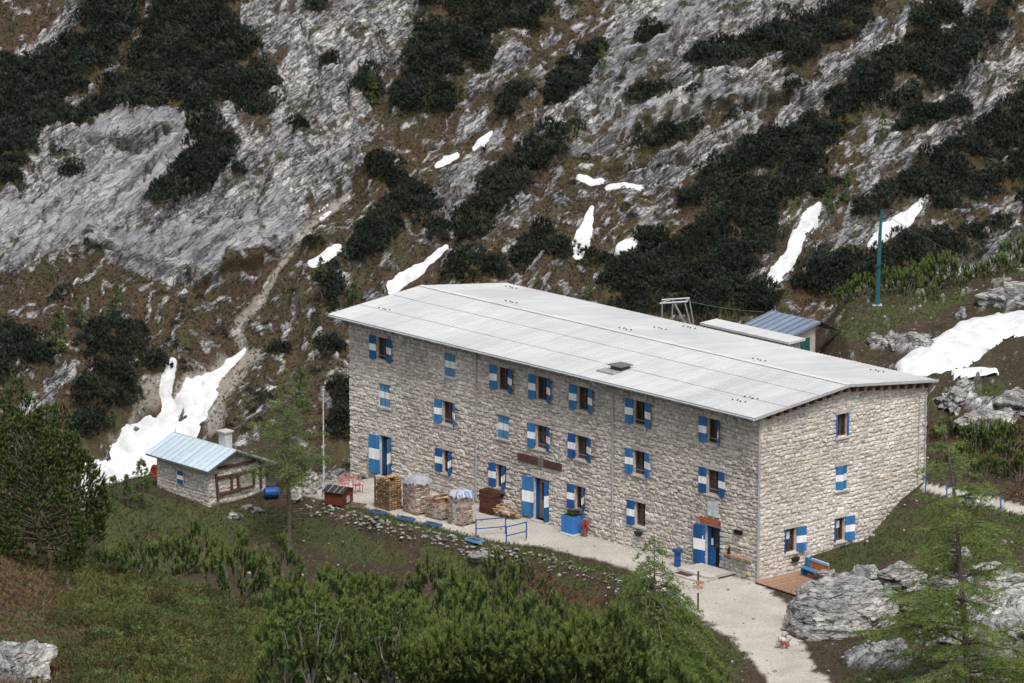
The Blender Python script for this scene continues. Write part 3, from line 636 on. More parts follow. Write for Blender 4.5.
stone_wall(Wgable, WID, -.6, lambda s: roof_z(s)-.02, go, shade(TONE, 1.06), shade((.54, .485, .425), 1.04), ch=(.17, .28), sw=(.22, .56), relief=.048).build('wall', M['stone'], lodge)
stone_wall(Wleft, WID, -5, lambda s: roof_z(s)-.02, [], TONE, WARM).build('wall', M['stone'], lodge)
stone_wall(Wback, LEN, -.6, lambda s: roof_z(WID)-.02, [], TONE, WARM).build('wall', M['stone'], lodge)
def leaf(W, sh, sgn, w, z0, z1, ang, blue, hw=.05):
    """board leaf hinged at sh; sgn +1: swings to larger s"""
    mb = MB(); a = math.radians(ang); dx, do = -math.cos(a)*sgn, math.sin(a)
    px, po = -do*sgn*.0, 0
    zb = [z0, z0+(z1-z0)*.36, z0+(z1-z0)*.64, z1]
    nx, no = do, -dx   # thickness direction
    n = 3
    for k in range(n):
        u0, u1 = w*k/n+.006, w*(k+1)/n-.006
        for i in range(3):
            c = jc(blue, .14) if i != 1 else jc(WHITE, .06)
            vs = []
            for (t, zz) in ((0, zb[i]), (0, zb[i+1]), (.04, zb[i]), (.04, zb[i+1])):
                for uu in (u0, u1): vs.append(W(sh+dx*uu+nx*t, hw+.03+do*uu+no*t*np.sign(sgn)*1.0 if 0 else hw+.03+do*uu+abs(no)*t, zz))
            mb.add(vs, [(0, 1, 3, 2), (4, 6, 7, 5), (0, 2, 6, 4), (1, 5, 7, 3), (0, 4, 5, 1), (2, 3, 7, 6)], c)
    return mb
for (wl, s0, s1, z0, z1, la, ra, closed) in WIN:
    W = Wfront if wl == 'f' else Wgable
    b = MB(); fr = jc((.13, .055, .034), .25); t = .07; o0, o1 = -.24, -.14
    def bar(a, c, d, e): 
        p = [W(a, o0, d), W(c, o0, d), W(c, o0, e), W(a, o0, e), W(a, o1, d), W(c, o1, d), W(c, o1, e), W(a, o1, e)]
        b.add(p, [(4, 5, 6, 7), (0, 1, 5, 4), (1, 2, 6, 5), (2, 3, 7, 6), (3, 0, 4, 7)], fr)
    bar(s0, s0+t, z0, z1); bar(s1-t, s1, z0, z1); bar(s0+t, s1-t, z0, z0+t); bar(s0+t, s1-t, z1-t, z1); bar((s0+s1)/2-.045, (s0+s1)/2+.045, z0+t, z1-t)
    if closed != 1 and random.random() < .7: bar(s0+t, (s0+s1)/2-.045, (z0+z1)/2+.2, (z0+z1)/2+.24); bar((s0+s1)/2+.045, s1-t, (z0+z1)/2+.2, (z0+z1)/2+.24)
    wo = b.build('window', M['wood'], lodge)
    p = MB(); p.quad(W(s0, -.21, z0), W(s1, -.21, z0), W(s1, -.21, z1), W(s0, -.21, z1), DARK); p.build('pane', M['glass'], wo)
    if closed == 0 and wl == 'g':
        q = MB(); q.quad(W(s0+.14, -.12, z0+.75), W(s0+.48, -.12, z0+.75), W(s0+.48, -.12, z1-.2), W(s0+.14, -.12, z1-.2), (.6, .6, .62)); q.build('curtain', M['fabric'], wo)
    sl = MB(); lo, hi = (s0-.14, s1+.14)
    P = [W(lo, -.1, z0-.13), W(hi, -.1, z0-.13), W(hi, .14, z0-.13), W(lo, .14, z0-.13), W(lo, -.1, z0-.01), W(hi, -.1, z0-.01), W(hi, .14, z0-.03), W(lo, .14, z0-.03)]
    sl.add(P, [(0, 1, 2, 3), (4, 5, 6, 7), (2, 3, 7, 6), (0, 3, 7, 4), (1, 2, 6, 5)], (.50, .475, .44)); sl.build('sill', M['stone'], wo)
    li = MB(); P = [W(lo, -.05, z1+.01), W(hi, -.05, z1+.01), W(hi, .105, z1+.01), W(lo, .105, z1+.01), W(lo, -.05, z1+.24), W(hi, -.05, z1+.24), W(hi, .105, z1+.24), W(lo, .105, z1+.24)]
    li.add(P, [(0, 1, 2, 3), (4, 5, 6, 7), (2, 3, 7, 6), (0, 3, 7, 4), (1, 2, 6, 5)], jc((.45, .42, .38), .1)); li.build('lintel', M['stone'], wo)
    bl = PALEB if closed == 1 and wl == 'f' else (BLUE if random.random() < .62 else BLUE2)
    lw = (s1-s0)/2+.04 if closed == 1 else .56
    bl2 = BLUE2 if bl is BLUE and random.random() < .3 else bl
    if wl == 'f':
        if la is not None: leaf(W, s1, 1, lw, z0-.02, z1+.03, la, bl2, -.06 if closed == 1 else .05).build('shutter', M['paint'], wo)
        if ra is not None: leaf(W, s0, -1, lw, z0-.02, z1+.03, ra, bl, -.06 if closed == 1 else .05).build('shutter', M['paint'], wo)
    else:
        if closed == 1:
            leaf(W, s1, 1, lw, z0, z1, ra, bl, -.06).build('shutter', M['paint'], wo); leaf(W, s0, -1, lw, z0, z1, la, bl, -.06).build('shutter', M['paint'], wo)
        elif closed == 2:
            q = MB()
            for aa, cc in ((s0-.08, s0+.02), (s1-.02, s1+.08)): q.box((.03, aa, z0), (.10, cc, z1), BLUE2)
            q.box((.03, s0, z1), (.1, s1, z1+.09), BLUE2); q.build('shutter', M['paint'], wo)
        elif ra is not None: leaf(W, s1, 1, .62, z0-.05, z1+.02, ra, BLUE2).build('shutter', M['paint'], wo)
    if closed == 0 and wl == 'g':
        q = MB(); q.box((.02, s0-.07, z0), (.09, s0+.03, z1), BLUE); q.build('shutter_edge', M['paint'], wo)
    if closed == 0 and z0 > 3 and random.random() < .6 and wl == 'f':
        q = MB(); q.beam(W(s0, .05, z0+.3), W(s1, .05, z0+.3), .03, .03, (.35, .36, .38)); q.build('safety_bar', M['metal'], wo)
# doors
for k, (s0, s1, z0, z1) in enumerate(DOORS):
    W = Wfront
    b = MB()
    for a, c in ((s0, s0+.1), (s1-.1, s1)): b.box((-c, .10, z0), (-a, .26, z1), BLUE)
    b.box((-s1, .10, z1-.1), (-s0, .26, z1), BLUE)
    do = b.build('door', M['paint'], lodge)
    q = MB(); q.box((-s1+.1, .30, z0), (-s0-.1, .34, z1-.1), (.03, .022, .018) if k != 1 else (.20, .17, .14)); q.build('inner_door', M['wood'], do)
    q = MB(); q.quad(W(s0+.3, -.296, z0+1.1), W(s1-.3, -.296, z0+1.1), W(s1-.3, -.296, z1-.35), W(s0+.3, -.296, z1-.35), DARK); q.build('pane', M['glass'], do)
    leaf(W, s1, 1, .86 if k < 2 else .82, z0+.08, z1-.05, 171, BLUE2 if k < 2 else BLUE, .05).build('door_leaf', M['paint'], do)
    if k == 0: leaf(W, s0, -1, .5, z0+.1, z1-.03, 118, BLUE2, .05).build('door_leaf', M['paint'], do)
    if k == 1:
        leaf(W, s0, -1, .62, z0+.05, z1-.03, 88, BLUE, -.28).build('door_leaf', M['paint'], do)
    if k == 2:
        q = MB(); q.box((-s1+.1, .16, z0), (-s0-.55, .21, z0+1.15), BLUE); q.box((-s1+.1, .16, z0+1.15), (-s1+.2, .21, z1-.1), BLUE); q.build('door_leaf', M['paint'], do)
        q = MB(); q.box((-s1-.62, -.15, 1.0), (-s1-.12, -.135, 1.85), (.74, .75, .76)); q.build('notice', M['fabric'], do)
        q = MB(); q.box((-s1+.25, .14, 1.35), (-s1+.42, .15, 1.75), (.5, .6, .68)); q.build('notice', M['fabric'], do)
        q = MB(); q.box((-s0-.0, -.05, z0), (-s0+.16, .06, z1), BLUE2); q.build('side_post', M['paint'], do)
    li = MB(); li.box((-s1-.2, -.09, z1+.01), (-s0+.2, .05, z1+.26), (.46, .43, .39)); li.build('lintel', M['stone'], do)
    sl = MB(); sl.box((-s1-.1, -.35, -.05), (-s0+.1, .3, z0), (.46, .45, .43)); sl.build('doorstep', M['stone'], do)
# roof
A0, A1 = -.5, 36.85; BE0, BR, BE1 = -.95, 6.5, 13.6
rf = MB(); tone = (.49, .495, .49); x = A0; i = 0; pw = .31
while x < A1-.01:
    x1 = min(x+pw, A1)
    if i % 3 == 0: pc = jc(tone, .06)
    for (ba, bb) in ((BE0, BR), (BR, BE1)):
        za, zb = roof_z(ba), roof_z(bb); w = .05
        cut = random.uniform(.3, .7)
        rf.quad((-x, ba, za), (-x1+w, ba, za), (-x1+w, bb, zb), (-x, bb, zb), pc)
        P = [(-x1+w, za), (-x1+w*.75, za+.024), (-x1+w*.25, za+.024), (-x1, za)]
        for p, q in zip(P[:-1], P[1:]): rf.quad((p[0], ba, p[1]), (q[0], ba, q[1]), (q[0], bb, q[1]+zb-za), (p[0], bb, p[1]+zb-za), pc)
    x = x1; i += 1
und = (.10, .075, .055)
for ba, bb in ((BE0, BR), (BR, BE1)):
    za, zb = roof_z(ba)-.13, roof_z(bb)-.13
    rf.quad((-A0, ba, za), (-A1, ba, za), (-A1, bb, zb), (-A0, bb, zb), und)
roof = rf.build('roof', M['roof'], lodge)
for xa in (A0-.02, A1):     # verge boards
    v = MB()
    for ba, bb in ((BE0, BR), (BR, BE1)): v.beam((-xa, ba, roof_z(ba)-.05), (-xa, bb, roof_z(bb)-.03), .05, .16, (.50, .51, .52))
    v.build('verge_board', M['metal'], roof)
v = MB(); v.beam((-A0, BE1, roof_z(BE1)-.09), (-A1, BE1, roof_z(BE1)-.09), .05, .12, (.35, .36, .37)); v.beam((-A0, BE0+.04, roof_z(BE0)-.09), (-A1, BE0+.04, roof_z(BE0)-.09), .04, .13, (.30, .29, .28)); v.build('eaves_board', M['metal'], roof)
v = MB(); v.quad((-A0, BR-.22, roof_z(BR-.22)+.045), (-A1, BR-.22, roof_z(BR-.22)+.045), (-A1, BR, roof_z(BR)+.06), (-A0, BR, roof_z(BR)+.06), (.58, .59, .60))
v.quad((-A0, BR+.22, roof_z(BR+.22)+.045), (-A1, BR+.22, roof_z(BR+.22)+.045), (-A1, BR, roof_z(BR)+.06), (-A0, BR, roof_z(BR)+.06), (.58, .59, .60)); v.build('ridge_cap', M['roof'], roof)
g = MB()
for k in range(6):
    a, b2 = math.pi*(1+k/6), math.pi*(1+(k+1)/6); r = .085
    c0 = (BE0-.07+r*math.cos(a), roof_z(BE0)-.05+r*math.sin(a)); c1 = (BE0-.07+r*math.cos(b2), roof_z(BE0)-.05+r*math.sin(b2))
    g.quad((-A0, c0[0], c0[1]), (-A1, c0[0], c0[1]), (-A1, c1[0], c1[1]), (-A0, c1[0], c1[1]), (.55, .57, .59))
g.build('gutter', M['metal'], roof)
v = MB()   # horizontal lap joints of the sheets
for ba in (1.55, 4.1): v.beam((-A0-.02, ba, roof_z(ba)+.028), (-A1+.02, ba, roof_z(ba)+.028), .06, .02, (.60, .605, .60))
v.build('lap_joint', M['roof'], roof)
B = .5
while B < 13.3:   # rafter ends under the gable verge
    r = MB(); z = roof_z(B)-.14
    r.add([(.0, B-.09, z-.36), (.0, B+.09, z-.36), (.0, B+.09, z), (.0, B-.09, z), (.44, B-.09, z-.27), (.44, B+.09, z-.27), (.44, B+.09, z), (.44, B-.09, z)], [(0, 1, 5, 4), (1, 2, 6, 5), (2, 3, 7, 6), (3, 0, 4, 7), (4, 5, 6, 7)], jc((.12, .07, .045), .2))
    r.build('rafter_end', M['wood'], roof); B += .66
for k in range(48):
    if k % 2: continue
    r = MB(); s = .4+k*.76; r.box((-s-.07, -.85, roof_z(-.5)-.30), (-s+.07, .0, roof_z(-.5)-.16), jc(und, .2)); r.build('rafter_end', M['wood'], roof)
nF = np.cross(AX, BX*7.45+ZX*.8); nF /= np.linalg.norm(nF); cF = nF@(BX*-.95+ZX*9.6)
nK = np.cross(AX, BX*7.1-ZX*.78); nK /= np.linalg.norm(nK); cK = nK@(BX*6.5+ZX*10.4)
for (u, vv, fr) in ((385, 310, 1), (740, 402, 1), (512, 288.5, 0), (512, 303, 0), (626, 330, 0), (661, 329.5, 0), (690, 328.5, 0), (760, 361, 0), (752, 399, 1), (878, 372, 0)):
    P = onplane(u, vv, nF, cF) if fr else onplane(u, vv, nK, cK); a, b2 = P@AX, P@BX
    if not (BE0 < b2 < BE1): continue
    q = MB()
    for k in range(4): q.box((-a+.31*(k-2), b2-.04+.09*(k % 2), roof_z(b2)+.03), (-a+.31*(k-2)+.07, b2+.04+.09*(k % 2), roof_z(b2)+.09), (.13, .13, .13))
    q.build('snow_guard', M['metal'], roof)
P = onplane(620, 369, nF, cF); a, b2 = P@AX, P@BX
q = MB(); z = roof_z(b2); q.box((-a-.42, b2-.35, z-.05), (-a+.42, b2+.4, z+.22), (.05, .048, .045)); q.box((-a-.55, b2-.5, z+.22), (-a+.55, b2+.55, z+.27), (.16, .155, .15)); q.box((-a-.8, b2-1.1, z-.08), (-a+.6, b2-.35, z+.0), (.38, .385, .39)); q.build('roof_vent', M['metal'], roof)
# downpipes
PIPE = (.42, .43, .44)
for nm, pts in (('a', [(-24.0, -.12, 9.35), (-24.0, -.12, .2)]), ('b', [(-12.9, -.95, 9.5), (-12.7, -.9, 9.25), (-12.0, -.13, 8.9), (-11.95, -.13, .1)]), ('c', [(.35, -.95, 9.45), (.3, -.8, 9.2), (.05, -.14, 9.0), (.05, -.14, .1)]), ('d', [(.42, 13.45, 9.3), (.3, 13.3, 9.0), (.1, 13.05, 8.7), (.1, 13.05, 3.4)]), ('e', [(.08, 12.55, 8.9), (.08, 12.55, 3.2)])):
    q = MB(); q.tube(pts, .055 if nm != 'e' else .03, 7, PIPE); q.build('downpipe', M['metal'], lodge)

# ------------------------------------------------------------------ things on and around the lodge
def lthing(name, A, B, z, label, cat, group=None, rot=0., scale=1.0):
    return thing(name, AB(A, B, z), RZL+rot, label, cat, group, scale)
t = lthing('name_board', 18.27, -.1, 3.35, 'long dark brown wooden board over the middle entrance of the lodge', 'sign')
q = MB(); 
for k in range(2): q.box((-1.91, -.06, .23*k), (1.91, .0, .225+.23*k), (.085, .04, .03))
q.build('board', M['wood'], t)
q = MB(); q.box((-.12, -.075, .03), (.35, -.061, .44), (.17, .13, .12)); q.box((1.15, -.07, .06), (1.8, -.061, .38), (.06, .045, .03)); q.build('worn_patch', M['wood'], t)
q = MB()
for k in (-1.8, 1.8): q.box((k-.03, .0, .1), (k+.03, .07, .36), (.1, .1, .1))
q.build('bracket', M['metal'], t)
t = lthing('door_sign', 3.82, -.11, 2.62, 'short red-brown board above the blue entrance nearest the corner', 'sign')
q = MB(); q.box((-.83, -.05, 0), (.83, .02, .33), (.30, .075, .035)); q.build('board', M['wood'], t)
q = MB(); q.box((-.70, -.056, .09), (.70, -.051, .24), (.36, .115, .06)); q.build('inset_panel', M['wood'], t)
t = lthing('notice_panel', 3.63, -.11, 3.08, 'square pale panel on the wall above the red-brown door board', 'panel')
q = MB(); q.box((-.42, -.03, 0), (.42, .02, .86), (.42, .47, .50)); q.build('frame', M['fabric'], t)
q = MB()
for i in range(4):
    for j in range(3): q.box((-.36+.25*j, -.036, .06+.2*i), (-.15+.25*j, -.031, .21+.2*i), jc((.50, .55, .57), .25))
q.build('pictogram', M['fabric'], t)
t = lthing('wall_box', 1.57, -.1, 2.48, 'small black box fixed to the wall between the entrance and the corner', 'box')
q = MB(); q.box((-.26, -.12, 0), (.26, .04, .24), (.02, .02, .022)); q.build('case', M['metal'], t)
q = MB(); q.box((-.22, -.16, .21), (.22, -.1, .26), (.03, .03, .03)); q.build('lid', M['metal'], t)
t = lthing('wall_shelf', 1.56, -.14, 1.12, 'plank shelf on the wall right of the corner entrance', 'shelf')
q = MB(); q.box((-1.05, -.3, .08), (1.05, .0, .14), (.30, .17, .10)); q.build('plank', M['wood'], t)
for k in (-.8, .8): q = MB(); q.beam((k, -.02, -.18), (k, -.26, .08), .05, .05, (.2, .12, .08)); q.build('bracket', M['wood'], t)
t = lthing('lantern', 2.15, -.28, 1.26, 'small black lantern standing on the plank shelf', 'lantern')
q = MB(); q.tube([(0, 0, 0), (0, 0, .06), (0, 0, .07), (0, 0, .3), (0, 0, .38)], [.1, .1, .075, .085, .02], 8, (.02, .02, .02)); q.build('body', M['metal'], t)
q = MB(); q.tube([(-.07, 0, .36), (-.05, 0, .46), (.05, 0, .46), (.07, 0, .36)], .012, 5, (.03, .03, .03)); q.build('handle', M['metal'], t)
for (A, B, z, gw, lab) in ((21.75, -.16, 1.02, 0, 'black pot hanging under the window left of the middle entrance'), (9.75, -.16, 1.0, 0, 'black pot hanging under the single-leaf window behind the young larch'), (-.17, 2.7, .98, 1, 'black pot hanging under the left gable window'), (-.17, 6.5, .98, 1, 'black pot hanging under the right gable window')):
    t = lthing('hanging_pot', A, B, z-.1, lab, 'pot', 'black pots under the ground floor windows', rot=math.pi/2 if gw else 0)
    q = MB(); q.tube([(0, 0, -.12), (0, 0, -.05), (0, 0, .1), (0, 0, .12), (0, 0, .06)], [.12, .2, .23, .23, .2], 10, (.02, .021, .02)); o = q.build('bowl', M['fabric'], t); o.scale = (1.25, .75, 1)
    q = MB(); q.tube([(-.2, 0, .1), (0, .1, .3), (.2, 0, .1)], .012, 4, (.03, .03, .03)); q.build('hanger', M['metal'], t)
t = lthing('drinking_post', 5.55, -1.0, 0, 'narrow blue pedestal beside the open leaf of the corner entrance', 'pedestal')
q = MB(); q.box((-.13, -.13, 0), (.13, .13, .8), BLUE); q.build('post', M['paint'], t)
q = MB(); q.box((-.22, -.2, .8), (.22, .2, .98), shade(BLUE, .8)); q.build('basin', M['paint'], t)
t = lthing('entrance_platform', 3.2, -1.1, 0, 'two-tier grey stone platform in front of the corner entrance', 'platform')
q = MB(); q.box((-1.35, -.85, .10), (1.25, .98, .24), (.42, .40, .37), .02); q.build('upper_slab', M['stone'], t)
q = MB(); q.box((-1.6, -1.5, -.05), (1.3, -.2, .10), (.40, .38, .35), .02); q.build('lower_slab', M['stone'], t)
t = lthing('door_mat', 3.7, -2.15, .115, 'dark red-brown mat on the lower step of the entrance platform', 'mat')
q = MB(); q.box((-.55, -.22, 0), (.5, .22, .025), (.06, .03, .028)); q.build('fibre', M['fabric'], t)
q = MB(); q.box((-.58, -.25, 0), (.53, -.22, .03), (.03, .025, .025)); q.build('edge', M['fabric'], t)
# wooden deck and bench
t = lthing('wooden_deck', -1.75, 1.35, 0, 'low deck of reddish planks at the foot of the gable wall', 'deck')
q = MB()
for k in range(14): q.box((-1.65+.24*k, -1.75-.25*k/14, .10), (-1.65+.24*k+.225, 1.95-.15*k/14, .14), jc((.26, .155, .10), .22))
q.build('planks', M['wood'], t)
q = MB(); q.box((-1.66, -1.72, .0), (1.7, -1.64, .10), (.05, .035, .03)); q.box((1.62, -1.9, .0), (1.7, 1.8, .10), (.07, .05, .04)); q.box((-1.6, 1.7, -.05), (1.7, 1.8, .1), (.07, .05, .04)); q.build('bearer', M['wood'], t)
t = lthing('bench', -1.65, 2.75, .14, 'blue bench with an orange wooden back on the deck by the gable', 'bench', rot=-.12)
LB = (.05, .19, .42)
q = MB(); q.box((-.85, -.42, .42), (.85, -.22, .47), LB); q.box((-.85, -.2, .42), (.85, .0, .47), shade(LB, .85)); q.build('seat', M['paint'], t)
for xx in (-.72, .72): q = MB(); q.box((xx-.05, -.4, 0), (xx+.05, -.02, .42), shade(LB, .7)); q.build('leg', M['paint'], t)
q = MB(); q.box((-.5, .06, .2), (1.1, .11, .52), (.42, .13, .03)); q.box((-.5, .08, .53), (1.1, .13, .86), (.46, .15, .035)); q.build('backrest', M['wood'], t)
q = MB(); q.box((-.45, .04, .87), (1.05, .17, 1.0), (.25, .38, .55)); q.box((-.95, .02, .5), (-.52, .14, .95), (.03, .16, .30)); q.build('top_rail', M['paint'], t)
# planter, pots
t = lthing('planter', 14.85, -.62, 0, 'tall blue planter box against the facade right of the middle entrance', 'planter')
q = MB(); q.box((-.5, -.42, .1), (.5, .42, 1.12), (.03, .16, .45)); q.build('box', M['paint'], t)
q = MB(); q.box((-.56, -.48, 0), (.56, .48, .1), (.6, .6, .58)); q.build('base', M['paint'], t)
q = MB(); q.box((-.44, -.36, 1.12), (.44, .36, 1.14), (.04, .03, .02)); q.build('soil', M['stone'], t)
planter = t
t = lthing('flower_pot', 13.95, -.45, .0, 'terracotta pot with red flowers beside the blue planter', 'flower pot')
q = MB(); q.tube([(0, 0, 0), (0, 0, .5), (0, 0, .52)], [.14, .2, .22], 9, (.25, .10, .06)); q.build('pot', M['stone'], t); flowerpot = t
for (A, B, lab) in ((26.0, -6.05, 'blue tray planter nearest the kennel'), (23.75, -5.8, 'blue tray planter in front of the wrapped brown log stack'), (21.65, -5.5, 'blue tray planter in front of the open log crate'), (17.25, -6.05, 'pale blue tray left of the near railing on the wall top')):
    t = lthing('tray_planter', A, B, .0, lab, 'planter', 'blue tray planters on the terrace edge', rot=random.uniform(-.15, .15))
    c = (.035, .13, .28) if A > 18 else (.10, .30, .52)
    q = MB(); q.box((-.55, -.28, .02), (.55, -.23, .14), c); q.box((-.55, .23, .02), (.55, .28, .14), c); q.box((-.55, -.23, .02), (-.5, .23, .14), c); q.box((.5, -.23, .02), (.55, .23, .14), c); q.box((-.5, -.23, .02), (.5, .23, .05), c); q.build('tray', M['paint'], t)
    q = MB(); q.box((-.5, -.23, .05), (.5, .23, .10), (.06, .055, .04), .01); q.build('soil', M['stone'], t)
# railings
def railing(Aa, Ba, Ab, Bb, lab):
    P0, P1 = AB(Aa, Ba), AB(Ab, Bb); d = P1-P0; L = np.linalg.norm(d); r = math.atan2(d[1], d[0])
    t = thing('railing', P0, r, lab, 'railing', 'blue tubular railings across the terrace')
    c = (.02, .07, .24)
    for x in (0, L): q = MB(); q.tube([(x, 0, -.1), (x, 0, 1.0)], .04, 7, c); q.build('post', M['paint'], t)
    for z in (.95, .42): q = MB(); q.tube([(0, 0, z), (L, 0, z)], .035, 7, c); q.build('rail', M['paint'], t)
railing(18.15, -5.15, 17.45, -3.5, 'blue tubular railing standing left of the gap')
railing(15.77, -4.9, 15.84, -3.3, 'blue tubular railing standing right of the gap')
# signpost
t = lthing('signpost', -1.82, -6.39, gz(*AB(-1.82, -6.39)[:2]), 'wooden trail signpost with small pinkish boards beside the gravel path', 'signpost', rot=.5)
q = MB(); q.beam((0, 0, -.2), (0, 0, 2.15), .09, .09, (.13, .065, .05)); q.build('post', M['wood'], t)
for (x0, x1, z, c) in ((-.30, .30, 1.18, (.50, .30, .25)), (-.12, .34, 1.44, (.42, .22, .18)), (-.1, .25, .95, (.62, .56, .52))):
    q = MB(); q.box((x0, -.08, z), (x1, -.05, z+.2), c); q.build('board', M['wood'], t)
# kennel
P0, P1 = AB(29.47, -7.15), AB(28.47, -6.73); d = P1-P0; kr = math.atan2(d[1], d[0])
t = thing('dog_kennel', AB(29.3, -6.3, 0), kr, 'dark red wooden dog kennel with a black roof', 'kennel')
RED = (.13, .028, .018)
q = MB()
for k in range(5):
    z0, z1 = .08+.16*k, .08+.16*k+.15
    q.box((-.62, -.72, z0), (.55, -.68, z1), jc(RED, .2)); q.box((-.62, .68, z0), (.55, .72, z1), jc(RED, .2)); q.box((-.62, -.68, z0), (-.58, .68, z1), jc(RED, .2))
    if not .05 < z0 < .5: q.box((.51, -.68, z0), (.55, .68, z1), jc(RED, .2))
    else: q.box((.51, -.68, z0), (.55, -.1, z1), jc(RED, .2)); q.box((.51, .38, z0), (.55, .68, z1), jc(RED, .2))
q.build('body', M['wood'], t)
q = MB(); q.quad((.51, -.1, .09), (.51, .38, .09), (.51, .38, .68), (.51, -.1, .68), (.40, .38, .33)); q.build('door_flap', M['fabric'], t)
q = MB(); q.add([(-.75, -.85, .84), (.7, -.85, .84), (.7, 0, 1.1), (-.75, 0, 1.1), (-.75, .85, .84), (.7, .85, .84)], [(0, 1, 2, 3), (3, 2, 5, 4)], (.022, .02, .02)); q.add([(-.58, -.7, .86), (.53, -.7, .86), (.53, 0, 1.06), (.53, .7, .86), (-.58, 0, 1.06), (-.58, .7, .86)], [(1, 3, 2), (0, 5, 4)], RED)
for k in (-.35, .05, .4): q.beam((k, -.84, .86), (k, 0, 1.12), .07, .02, (.16, .15, .15))
q.build('roof', M['wood'], t)
q = MB(); q.box((.6, -.6, 0), (1.55, .55, .05), (.12, .08, .06)); q.build('floor_board', M['wood'], t)
# red chairs
for (A, B, r, lab, col) in ((31.6, -4.1, .3, 'faded pink metal garden chair, left one of the pair', (.50, .13, .17)), (30.75, -3.7, 1.3, 'faded pink metal garden chair, right one of the pair', (.42, .08, .10))):
    t = lthing('garden_chair', A, B, 0, lab, 'chair', 'pink metal garden chairs near the kennel', rot=r)
    for x in (-.24, .24):
        for y in (-.22, .22): q = MB(); q.tube([(x, y, 0), (x*.9, y*.9, .45)], .025, 5, col); q.build('leg', M['paint'], t)
    q = MB()
    for k in range(6): q.box((-.25+.085*k, -.24, .44), (-.19+.085*k, .24, .47), col)
    q.build('seat', M['paint'], t)
    q = MB(); q.tube([(-.25, .24, .45), (-.25, .32, .95), (.25, .32, .95), (.25, .24, .45)], .025, 5, col)
    for k in range(4): q.tube([(-.15+.1*k, .25, .5), (-.15+.1*k, .32, .95)], .014, 4, col)
    q.build('backrest', M['paint'], t)
    q = MB()
    for x in (-.27, .27): q.tube([(x, .26, .66), (x, -.22, .68), (x, -.22, .45)], .022, 5, col)
    q.build('armrest', M['paint'], t)
# firewood stacks
def pallet_mesh(w, d):
    q = MB(); c = (.20, .13, .08)
    for y in (-d/2+.05, 0, d/2-.05): q.box((-w/2, y-.05, 0), (w/2, y+.05, .1), jc(c, .2))
    for k in range(6):
        x = -w/2+(w-.1)*k/5; q.box((x, -d/2, .1), (x+.1, d/2, .125), jc(c, .2))
    return q
def logs_mesh(w, d, h, heap=False, tone=(.36, .22, .115)):
    q = MB(); r = .062; nx = int(w/(2*r)); nz = int(h/(2*r*.92)); dl = d/3
    for j in range(3):
        for i in range(nx):
            for k in range(nz):
                if heap and k > nz-4 and (abs(i-nx/2)+(k-nz+4)*1.4 > nx/2): continue
                if 0 < i < nx-1 and k < nz-2 and 0 < j < 2: continue
                x = -w/2+r+i*2*r+random.uniform(-.012, .012); z = .13+r+k*2*r*.92; rr = r*random.uniform(.75, 1.05)
                y0 = -d/2+j*dl+random.uniform(-.03, .03)
                c = jc(tone if random.random() < .55 else (.23, .14, .08), .3)
                n = random.choice((3, 4, 5)); ph = random.random()*6
                vs = [(x+rr*math.cos(ph+6.283*a/n), yy, z+rr*math.sin(ph+6.283*a/n)) for yy in (y0, y0+dl*.95) for a in range(n)]
                q.add(vs, [tuple(range(n)), tuple(range(n, 2*n))]+[(a, (a+1) % n, n+(a+1) % n, n+a) for a in range(n)], c)
    return q
def drape(w, d, z0, z1, e=.03, top=True, bottom=.0):
    """sagging film over a stack"""
    n = 7; vs = []; fs = []
    V = []
    ring = [(-w/2-e, -d/2-e), (0, -d/2-e), (w/2+e, -d/2-e), (w/2+e, 0), (w/2+e, d/2+e), (0, d/2+e), (-w/2-e, d/2+e), (-w/2-e, 0)]
    levels = 6
    for L_ in range(levels+1):
        z = z0+(z1-z0)*L_/levels
        for (x, y) in ring: V.append((x*(1+random.uniform(-.03, .03)), y*(1+random.uniform(-.03, .03)), z+random.uniform(-.04, .04)))
    for L_ in range(levels):
        for k in range(8): fs.append((L_*8+k, L_*8+(k+1) % 8, (L_+1)*8+(k+1) % 8, (L_+1)*8+k))
    q = MB(); q.add(V, fs, (.7, .7, .72))
    return q, V[-8:]
specs = [  # A, B, w, d, h, heap, label, film top
 (26.55, -4.7, 1.15, 1.05, 2.0, True, 'tall log stack in a dark netted crate with orange split logs on top', 'net'),
 (24.75, -4.05, 1.25, 1.05, 1.85, False, 'log stack fully wrapped in brownish film with a domed grey cover', 'dome'),
 (22.9, -3.75, 1.3, 1.15, 1.35, True, 'low open log crate heaped with loose split logs', 'open'),
 (20.95, -3.85, 1.05, 1.05, 1.75, False, 'log stack capped with blue-white film whose corner hangs loose', 'white')]
